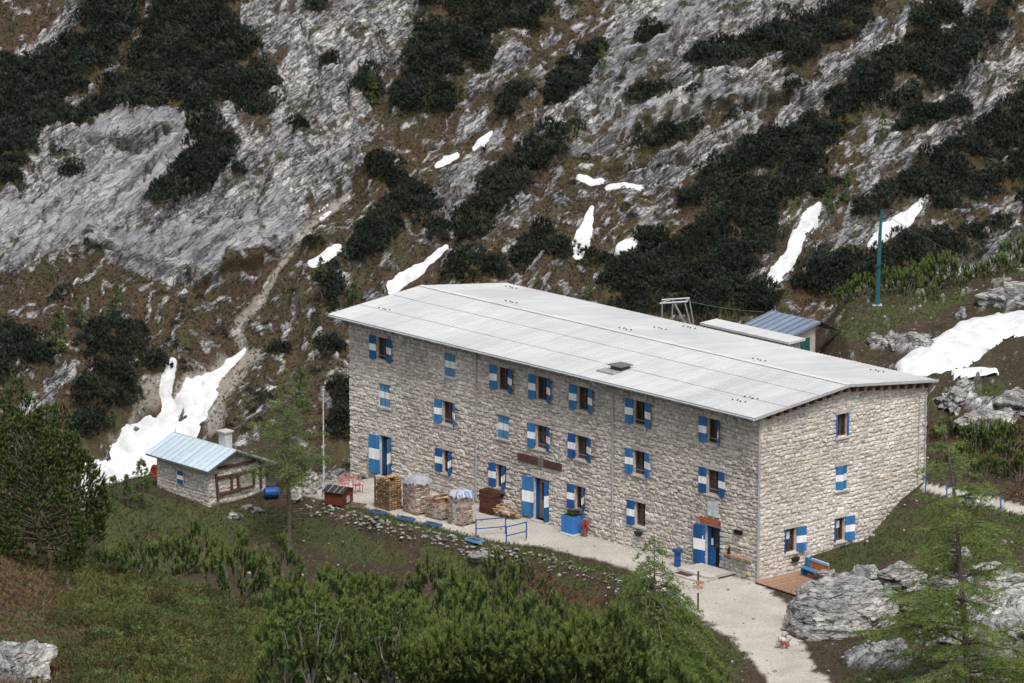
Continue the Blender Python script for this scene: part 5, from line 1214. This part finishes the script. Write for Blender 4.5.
# larches: whorls of thin drooping limbs hung with short needle tufts
def larch_mesh(seed, H, crown0, wid, nb, col, alt, tuft=.12, dens=1., dead=0, droop=.25, k=9, w=.03, lean=0., topw=.12):
    r = np.random.default_rng(seed); b = MB(); n = 9
    tr = [(lean*H*(i/n)**1.5+r.normal()*.02*H/10, r.normal()*.02*H/10, H*i/n) for i in range(n+1)]
    r0 = .012*H+.02
    b.tube(tr, [max(.012, r0*(1-i/n)**.8) for i in range(n+1)], 8, (.125, .10, .085), False)
    def trunk_at(z): return np.array([np.interp(z, [q[2] for q in tr], [q[j] for q in tr]) for j in range(3)])
    Ps = []; Ds = []
    for i in range(nb+dead):
        isdead = i >= nb
        f = r.uniform(0, 1)**.85 if not isdead else 0
        z = crown0*H+(1-crown0)*H*f*.985 if not isdead else H*r.uniform(.08, crown0+.05)
        prof = (1-f)**.75*(.55+.45*min(1, f*4+.3))+topw*.5*(1-f)
        L = wid*prof*r.uniform(.55, 1.1) if not isdead else wid*r.uniform(.25, .6)
        a = r.uniform(0, 6.28); st = trunk_at(z); dirh = np.array([math.cos(a), math.sin(a), 0])
        m = 6; pts = []
        for j in range(m+1):
            q = j/m; pts.append(st+dirh*L*q+np.array([0, 0, L*(.18*q-droop*1.6*q*q+.22*droop*6*max(0, q-.6)**2)])+r.normal(size=3)*.02*L*(q > 0))
        b.tube(pts, [max(.006, (.012+.012*L)*(1-.85*j/m)) for j in range(m+1)], 4, jc((.125, .105, .09), .2), False)
        if isdead: continue
        # twigs to both sides, tufts along them
        ntw = max(4, int(L*9*dens))
        for s in range(ntw):
            q = r.uniform(.12, 1); p = np.array([np.interp(q*m, range(m+1), [pp[c] for pp in pts]) for c in range(3)])
            sd = np.array([-dirh[1], dirh[0], 0])*r.choice((-1, 1)); tl = L*.34*(1.15-q)*r.uniform(.4, 1.2)+.08
            d = nrm(sd*.8+dirh*.7+np.array([0, 0, -.35*r.random()-.05]))
            nt_ = max(2, int(tl/tuft*1.1))
            for x in range(nt_): Ps.append(p+d*tl*(x+r.random())/nt_+np.array([0, 0, -.3*tl*(x/nt_)**2])+r.normal(size=3)*np.array([.03, .03, .06])); Ds.append(nrm(d+np.array([0, 0, .5])+r.normal(size=3)*.5))
    P, D = np.array(Ps), np.array(Ds)
    V, F = needles(P, D, np.full(len(P), tuft*.6), k, tuft, w, 62, r)
    f = npmesh('foliage', V, F, M['needle'], col=colvar(col, len(P), k, r, .25, alt, .3))
    s = b.build('trunk', M['bark'])
    return mesh_only(f), mesh_only(s), len(F)
def place(name, p, meshes, label, cat, group=None, s=1., rz=0.):
    t = thing(name, p, rz, label, cat, group, s)
    for me, n in zip(meshes[:2], ('foliage', 'trunk')): o = bpy.data.objects.new(n, me); COL.objects.link(o); o.parent = t
    return t
LG = (.085, .120, .034); LG2 = (.115, .150, .045)
pL = on_ground(290, 556); 
place('larch', pL-np.array([0, 0, .2]), larch_mesh(21, 11.4, .38, 3.3, 72, (.125, .165, .06), (.155, .19, .075), .14, 1.3, 22, .16, 7, .026, -.01, .4), 'slender larch with a long bare lower trunk between hut and terrace', 'larch')
pR = on_ground(968, 700) if True else None
place('larch', pR-np.array([0, 0, 1.2]), larch_mesh(22, 16.2, .06, 6.2, 105, (.15, .215, .058), (.185, .245, .07), .13, 1.5, 5, .10, 7, .022, -.095), 'tall feathery larch nearest the camera at the right edge of the frame', 'larch')
pM = on_ground(655, 690)
place('larch', pM-np.array([0, 0, .3]), larch_mesh(23, 8.1, .03, 4.6, 120, (.13, .19, .05), (.165, .22, .065), .14, 1.5, 0, .5, 8, .026, -.01, .5), 'young bright green larch with drooping twigs before the corner entrance', 'larch')
p = on_ground(600, 655); 
# small larches and saplings
SL = [larch_mesh(31+i, 3.6, .05, 1.1, 34, c, LG2, .22, .9, 0, .15, 7, .06) for i, c in enumerate(((.06, .10, .035), (.075, .115, .04)))]
for k, (u, v, hp, lab) in enumerate(((374, 104, 34, 'small green larch on the slope left of the dark pine belt'), (602, 66, 26, 'small larch among the pale slabs at the top of the slope'), (57, 352, 46, 'green larch on the left hillock nearest the frame edge'), (116, 318, 40, 'green larch on the left hillock below the grey cliff'), (78, 325, 26, 'lower larch standing between the two larger larches of the left hillock'),
     (322, 284, 30, 'small larch beside the short snow strip left of the roof'), (352, 318, 40, 'larch rising just behind the left roof corner of the lodge'), (340, 196, 20, 'tiny larch beside the thin snow finger of the scree runnel'), (883, 140, 30, 'lone thin larch on the rocky right slope above the teal pole'), (828, 212, 28, 'light green larch left of the curved snow strip'), (846, 200, 30, 'light green larch right above the curved snow strip'), (588, 300, 26, 'small larch just behind the middle of the roof ridge'), (300, 410, 44, 'larch behind the slender trunk larch on the brown slope'), (690, 112, 20, 'tiny larch at the end of the rock ledge'), (205, 20, 16, 'small yellowish larch inside the dark upper left pine belt'), (60, 330, 22, 'small larch tucked in dark shrubs of the left hillock'))):
    p = at(u, v); sc = hp/(FPX/((p-CAM)@FW))/3.6
    place('small_larch', p-np.array([0, 0, .15]), SL[k % 2], lab, 'larch', 'small larches on the mountain side', sc, k*1.7)
for k, (u, v, hp, lab) in enumerate(((142, 508, 52, 'spindly light green sapling just left of the stone hut'), (128, 507, 36, 'shorter sapling left of the hut in front of the snow'), (113, 514, 42, 'thin sapling nearest the big dark pine before the snow'), (318, 470, 30, 'green sapling behind the kennel near the mast'), (302, 462, 40, 'green sapling on the slope behind the mast foot'))):
    p = on_ground(u, v); sc = hp/(FPX/((p-CAM)@FW))/3.6
    place('sapling', p-np.array([0, 0, .1]), SL[1], lab, 'sapling', 'saplings near the hut', sc, k*2.1)
# shrubs of the hill crest on the right
SHL = {}
r = np.random.default_rng(5)
for k, (u, v, s) in enumerate(((845, 304, .8), (862, 300, .9), (890, 296, 1.0), (906, 294, 1.1), (924, 290, 1.2), (940, 288, 1.2), (956, 286, 1.1), (974, 280, .8), (1000, 276, .9), (1018, 268, 1.1), (930, 300, .6), (995, 446, 1.0), (1012, 452, 1.1), (975, 452, .9), (1005, 472, 1.0), (960, 462, .8), (1020, 480, 1.0), (985, 478, .8), (945, 440, .8))):
    low = v > 400
    dwarf_pine(on_ground(u, v), k % 4, s*.9, 'dark shrub on the slope between the back path and the pale outcrop' if low else 'low green shrub on the grassy hill crest behind the lodge', 'shrubs on the slope above the back path' if low else 'shrubs on the hill crest', name='shrub')
# plants in the planters
P = rng.normal(size=(60, 3))*np.array([.2, .16, .06]); D = nrm(rng.normal(size=(60, 3))*.6+np.array([0, 0, 1])); V, F = needles(P+np.array([0, 0, 1.18]), D, np.full(60, .2), 8, .16, .05, 50, rng)
npmesh('foliage', V, F, M['needle'], col=colvar((.05, .08, .03), 60, 8, rng), parent=planter)
P = rng.normal(size=(60, 3))*np.array([.17, .15, .1]); V, F = needles(P+np.array([0, 0, .68]), nrm(rng.normal(size=(60, 3))+np.array([0, 0, .6])), np.full(60, .08), 8, .1, .05, 60, rng)
npmesh('flowers', V, F, M['fabric'], col=colvar((.45, .03, .05), 60, 8, rng, .3, (.06, .10, .03), .35), parent=flowerpot)

# ------------------------------------------------------------------ rocks
def rock_obj(name, p, sx, sy, sz, rz, seed, label, group=None, sub=5, amp=.28, rough=1.0):
    import bmesh
    from mathutils import noise as mn, Vector
    bm = bmesh.new(); bmesh.ops.create_icosphere(bm, subdivisions=sub, radius=1)
    o_ = Vector((seed*7.3, seed*1.9, seed*4.1))
    for v in bm.verts:
        q = v.co.copy(); c = Vector((q.x*sx, q.y*sy, q.z*sz))
        st = Vector((c.x*.5+c.z*.35, c.y*.5, c.z*1.3-c.x*.45+c.y*.2))
        n = mn.noise(q*1.3+o_)*amp*1.3+mn.noise(q*2.7+o_)*amp*.6
        cell = mn.cell_vector(st*1.6+o_+Vector((mn.noise(c*.9), mn.noise(c*.9+o_), 0))*.5).x
        cr = mn.voronoi(st*1.1+o_)[0]; e = min(.2, cr[1]-cr[0])
        n += rough*((cell-.5)*.16-(.2-e)*.55+(abs(mn.noise(st*2.4+o_)))*.14+mn.noise(c*3.5+o_)*.05)
        k = 1+n/max(.6, (sx+sy+sz)/5)
        v.co = Vector((c.x*k, c.y*k, max(c.z*k, -.35*sz-.3)))
    me = bpy.data.meshes.new(name); bm.to_mesh(me); bm.free()
    o = link(name, me, M['rock']); o.location = tuple(p); o.rotation_euler = (0, 0, rz)
    return tag(o, label, 'rock', group)
pb = on_ground(842, 636)
rock_obj('boulder', pb+np.array([.2, 1.9, -.15]), 3.3, 2.7, 2.7, .2, 3, 'large grey cracked boulder beside the wooden deck and the path', None, 6, .2, .85)
rock_obj('boulder', on_ground(836, 588)+np.array([-.1, .4, .1]), .95, .8, .8, .3, 4, 'grey boulder leaning behind the right end of the bench', None, 5, .25, 1.1)
rock_obj('boulder', on_ground(868, 582)+np.array([0, .3, .1]), .9, .8, .6, 1.3, 9, 'grey boulder just right of the boulder behind the bench', None, 5, .25, 1.1)
for k, (u, v, sx, sy, sz, lab) in enumerate(((985, 598, 2.7, 2.0, 1.35, 'broad whitish rock slab behind the trunk of the tall right larch'), (925, 606, 1.5, 1.2, .8, 'pale rock left of the broad whitish slab'), (1014, 640, 1.8, 1.4, 1.0, 'pale rock at the right frame edge below the broad slab'), (945, 640, 1.4, 1.0, .7, 'low pale rock left of the larch trunk near the bottom'), (890, 655, 1.2, .9, .5, 'flat rock beside the lower right end of the large boulder'), (985, 672, 1.6, 1.0, .7, 'low rock at the bottom edge right of the larch trunk'), (905, 582, 1.1, .8, .6, 'small rock upslope between the boulders and the broad slab'), (925, 683, 1.0, .8, .5, 'small rock at the bottom edge left of the larch trunk'), (960, 560, .8, .6, .45, 'isolated pale rock on the grass above the broad slab'))):
    rock_obj('rock', on_ground(u, v)+np.array([0, .2, sz*.15]), sx, sy, sz, k*1.1, 20+k, lab, 'pale rocks of the lower right corner', 5, .28)
for k, (u, v, sx, sy, sz, lab) in enumerate(((990, 425, 1.8, 1.1, .7, 'pale jagged outcrop on the slope right of the gable wall'), (955, 404, 1.5, .9, .6, 'flat pale outcrop just right of the lodge eave corner'), (1016, 408, 1.5, 1.2, .8, 'pale outcrop at the right frame edge below the snow bank'), (1008, 304, 1.5, 1.0, .9, 'whitish rock above the snow bank on the hill crest'), (962, 318, .35, .3, .55, 'small upright stone standing at the top of the snow bank'), (893, 347, .7, .5, .7, 'small white rock on the brown slope behind the roof'), (922, 352, .9, .6, .9, 'larger white rock on the brown slope behind the roof'), (875, 344, .45, .4, .5, 'smallest white rock on the brown slope behind the roof'), (18, 676, 2.0, 1.3, 1.0, 'white cracked rock in the lower left corner'), (66, 585, .3, .25, .2, 'small white stone on the heath near the big pine'), (482, 560, .7, .5, .4, 'white stone in the bank below the blue railings'))):
    rock_obj('rock', on_ground(u, v)+np.array([0, .15, sz*.15]), sx, sy, sz, k*.9+.4, 50+k, lab, None, 5 if sx > 1 else 4, .28)
for k, (u, v, s) in enumerate(((303, 482, .5), (318, 488, .45), (322, 478, .7), (330, 488, .4), (310, 493, .4), (338, 474, .6), (296, 500, .35), (247, 509, .3), (258, 513, .35), (235, 517, .4))):
    rock_obj('rock', on_ground(u, v)+np.array([0, 0, .05]), s*1.2, s, s*.6, k*1.3, 80+k, 'whitish stone on the grass between hut and kennel', 'whitish stones between hut and kennel', 3, .25)
# red and white painted cairn at the path edge
pc = on_ground(783, 648)
t = thing('cairn', pc, .3, 'little cairn with red and white trail paint at the path edge by the big boulder', 'cairn')
q = MB()
for k in range(9): rough_stone(q, (random.uniform(-.35, .35), random.uniform(-.25, .25), .12+.08*k), .26-.015*k, .2, .12, k, jc((.42, .40, .38), .2))
q.build('stones', M['stone'], t)
q = MB(); q.box((-.22, -.40, .35), (-.02, -.24, .5), (.45, .06, .05)); q.box((-.22, -.41, .5), (-.02, -.24, .62), (.7, .7, .68)); q.box((.05, -.40, .15), (.22, -.24, .3), (.42, .06, .05)); q.build('trail_mark', M['paint'], t)

# ------------------------------------------------------------------ what nobody could count
def pick(mask, n, r):
    i = np.where(mask > r.random(len(mask)))[0]
    return r.choice(i, min(n, len(i)), replace=False) if len(i) else i
# area weight of near-ground vertices is almost constant in the visible part
nearv = (DD.ravel() > 173) & (DD.ravel() < 291) & (gpu > -60) & (gpu < 1085) & ~((gA > -.3) & (gA < 36.3) & (gB > -.4) & (gB < 13.5))
hutA, hutB = gA-ha, gB-hb
nearv &= ~((hutA > -.2) & (hutA < HL+.2) & (hutB > -.2) & (hutB < Be))
nearv &= (gsn < -.1)
farside = np.where((DD.ravel() > 232) | (gpu > 640) | (gpu < 60), 1., .12)
r = np.random.default_rng(77)
def tufts(mask, n, k, nl, w, spread, col, alt, palt, name, kind_label, cat, jit=.25, L=.05):
    i = pick(mask*nearv, n, r); P = GV[i]+r.normal(size=(len(i), 3))*np.array([jit, jit, 0]); D = nrm(r.normal(size=P.shape)*.35+np.array([0, 0, 1]))
    sc = r.uniform(.6, 1.3, len(i)); V, F = needles(P, D, np.full(len(i), L), k, nl, w, spread, r)
    return tag(npmesh(name, V, F, M['needle'], col=colvar(col, len(i), k, r, .35, alt, palt)), kind_label, cat, None, 'stuff')
bl = sstep(330, 250, gpu)*(gpv > 540)*(DD.ravel() < 213)        # heath of the lower left slope
tufts(np.clip(bl*(1-rockg)*(.35+.65*sstep(-.1, .3, n3+n1*.5)), 0, 1), 15000, 9, .20, .040, 42, (.135, .122, .055), (.15, .076, .046), .34, 'heath', 'olive and rust heath scrub on the lower left slope', 'heath', .2, .1)
tufts(np.clip(heath*(1-gravel)*(1-rockg)*(1-bl), 0, 1), 7000, 8, .17, .035, 45, (.062, .038, .022), (.055, .06, .022), .35, 'heather', 'brown heather on the banks and slopes near the lodge', 'heather', .2, .08)
tufts(np.clip(farside*grass*(1-gravel)*(1-rockg)*.9*(1-bl), 0, 1), 24000, 7, .20, .03, 35, (.068, .088, .028), (.115, .10, .05), .35, 'grass', 'short alpine grass on the slopes round the lodge', 'grass', .15, .03)
tufts(np.clip(farside*(1-grass)*(1-gravel)*(1-rockg)*(1-heath)*.8*(1-bl), 0, 1), 20000, 6, .15, .03, 45, (.125, .102, .060), (.085, .095, .038), .4, 'dry_grass', 'dry brown grass on the hillside right of the lodge', 'dry grass', .15, .03)
# junipers: mats of short upright shoots in the lower left
i = pick(bl*nearv*(gpu > 60)*(1-rockg)*sstep(-.35, .25, n3*.6+n1*.5+.25*sstep(60, 180, gpu)), 520, r)
Ps = []; Ds = []; cs = []
for c in GV[i]:
    R, H = r.uniform(.4, 1.0), r.uniform(.35, .95); n = int(85*R); d = nrm(r.normal(size=(n, 3))); d[:, 2] = np.abs(d[:, 2])
    Ps.append(c+d*np.array([R, R, H])*r.uniform(.8, 1.0, (n, 1))); Ds.append(nrm(d*.9+np.array([0, 0, .45])+r.normal(size=(n, 3))*.3)); cs.append(np.repeat([np.array((.078, .104, .036))*r.uniform(.5, 1.5)*np.array([r.uniform(.9, 1.5), 1, 1])], n, 0))
P, D, cc = np.concatenate(Ps), np.concatenate(Ds), np.concatenate(cs); k = 11
V, F = needles(P, D, r.uniform(.12, .3, len(P)), k, .11, .040, 50, r)
tag(npmesh('juniper_scrub', V, F, M['needle'], col=np.repeat(cc*r.uniform(.75, 1.3, (len(cc), 1)), k, 0)), 'low spreading juniper scrub between heath and pine thicket in the lower left', 'juniper', None, 'stuff')
# loose stones on the ground near the lodge
q = MB(); i = pick(np.clip((rockg*.6+.12*(1-gravel)+gravel*.05)*(gpu > 240)*(gpv < 690), 0, 1)*nearv, 1500, r)
for c in GV[i]:
    s = float(r.uniform(.03, .09))*(1.8 if r.random() < .1 else 1); rough_stone(q, c+np.array([r.normal()*.2, r.normal()*.2, s*.2]), s*1.2, s, s*.7, float(r.uniform(0, 3)), jc((.27, .262, .245), .35))
tag(q.build('loose_stones', M['stone']), 'pale loose stones scattered over banks and paths near the lodge', 'stones', None, 'stuff')
# dwarf pine belts of the mountain side
TV = []
for s in range(7):
    rr_ = np.random.default_rng(400+s); n = 46; d = nrm(rr_.normal(size=(n, 3))); d[:, 2] = np.abs(d[:, 2])*1.0
    P = d*np.array([1.0, 1.0, .95])*rr_.uniform(.75, 1.02, (n, 1)); D = nrm(d*.5+np.array([0, -.1, .9])+rr_.normal(size=(n, 3))*.2)
    V, F = needles(P, D, np.full(n, .2), 8, .30, .105, 44, rr_); TV.append((V, n))
pxm = (Um[1]-Um[0])
mscale = (mu > -300) & (mu < 1320) & (mv > -80) & (mv < 500) & (dm > 424)
i = pick(np.clip(mugo*.85+.12*sstep(-.35, .1, MUGO), 0, 1)*np.where((mu < -40) | (mu > 1064), 1., .4)*mscale*(SN < -.45), 6800, r)
# isolated bushes sprinkled over the brown slopes
i2 = pick(np.clip(sstep(.18, .45, a1+a2*.4)*(1-rock)*(1-mugo)*.35*mscale*(SN < -.3)*(1-scree), 0, 1), 420, r)
Vs = []; Cs = []
for ids, lo, hi in ((i, .45, 1.3), (i2, .3, .75)):
    for c in ids:
        tv, n = TV[int(r.integers(0, 7))]; s = r.uniform(lo, hi)*(.6 if mugo[c] < .9 else 1); a = r.uniform(0, 6.28); ca_, sa = math.cos(a), math.sin(a)
        Rm = np.array([[ca_, -sa, 0], [sa, ca_, 0], [0, 0, 1]]); Vs.append((tv@Rm.T)*s*np.array([1, 1, r.uniform(.8, 1.25)])+MV[c])
        base = np.array((.028, .036, .026))*r.uniform(.55, 1.7)*np.array([r.uniform(.9, 1.15), 1, r.uniform(.9, 1.2)]); Cs.append(np.repeat(base*r.uniform(.75, 1.25, (n, 1)), 8, 0))
V = np.concatenate(Vs); tag(npmesh('dwarf_pine_belts', V, np.arange(len(V)).reshape(-1, 3), M['needle'], col=np.concatenate(Cs)), 'dark dwarf pine belts streaking the rocky mountain side', 'pine belt', None, 'stuff')
# low brown turf tufts of the mountain side
i = pick(np.clip((1-rock)*(1-mugo)*(1-scree)*.8*mscale*(SN < -.1), 0, 1), 24000, r); n = len(i)
V, F = needles(MV[i], nrm(r.normal(size=(n, 3))*.5+np.array([0, -.2, 1])), np.full(n, .1), 6, .26, .07, 50, r)
tag(npmesh('mountain_turf', V, F, M['needle'], col=colvar((.075, .056, .036), n, 6, r, .55, (.050, .054, .024), .4)), 'brown and olive turf tufts between rocks on the mountain side', 'turf', None, 'stuff')

# ------------------------------------------------------------------ light
w = bpy.data.worlds.new('World'); S.world = w; w.use_nodes = True; nt = w.node_tree
bg = nt.nodes['Background']; sky = nt.nodes.new('ShaderNodeTexSky'); sky.sky_type = 'NISHITA'; sky.sun_disc = False
SUN_EL, SX, SY = math.radians(58), .26, -.965
sky.sun_elevation = SUN_EL; sky.sun_rotation = math.atan2(SX, SY); sky.dust_density = 4; sky.ozone_density = .6
hs = nt.nodes.new('ShaderNodeHueSaturation'); hs.inputs['Saturation'].default_value = .35; nt.links.new(sky.outputs[0], hs.inputs['Color']); nt.links.new(hs.outputs[0], bg.inputs[0])
bg.inputs[1].default_value = .12
ld = bpy.data.lights.new('sun', 'SUN'); lo = bpy.data.objects.new('sun', ld); COL.objects.link(lo)
ld.energy = 1.5; ld.angle = math.radians(14); ld.color = (1, .965, .92)
from mathutils import Vector
hh = math.hypot(SX, SY); sdir = Vector((SX/hh*math.cos(SUN_EL), SY/hh*math.cos(SUN_EL), math.sin(SUN_EL)))
lo.rotation_euler = sdir.to_track_quat('Z', 'Y').to_euler(); lo.location = (60, -60, 120)
S.view_settings.view_transform = 'Standard'; S.view_settings.look = 'None'; S.view_settings.exposure = .78; S.view_settings.gamma = 1
S.render.engine = 'CYCLES'; S.cycles.max_bounces = 5; S.cycles.diffuse_bounces = 3; S.cycles.transparent_max_bounces = 6
S.cycles.use_denoising = True
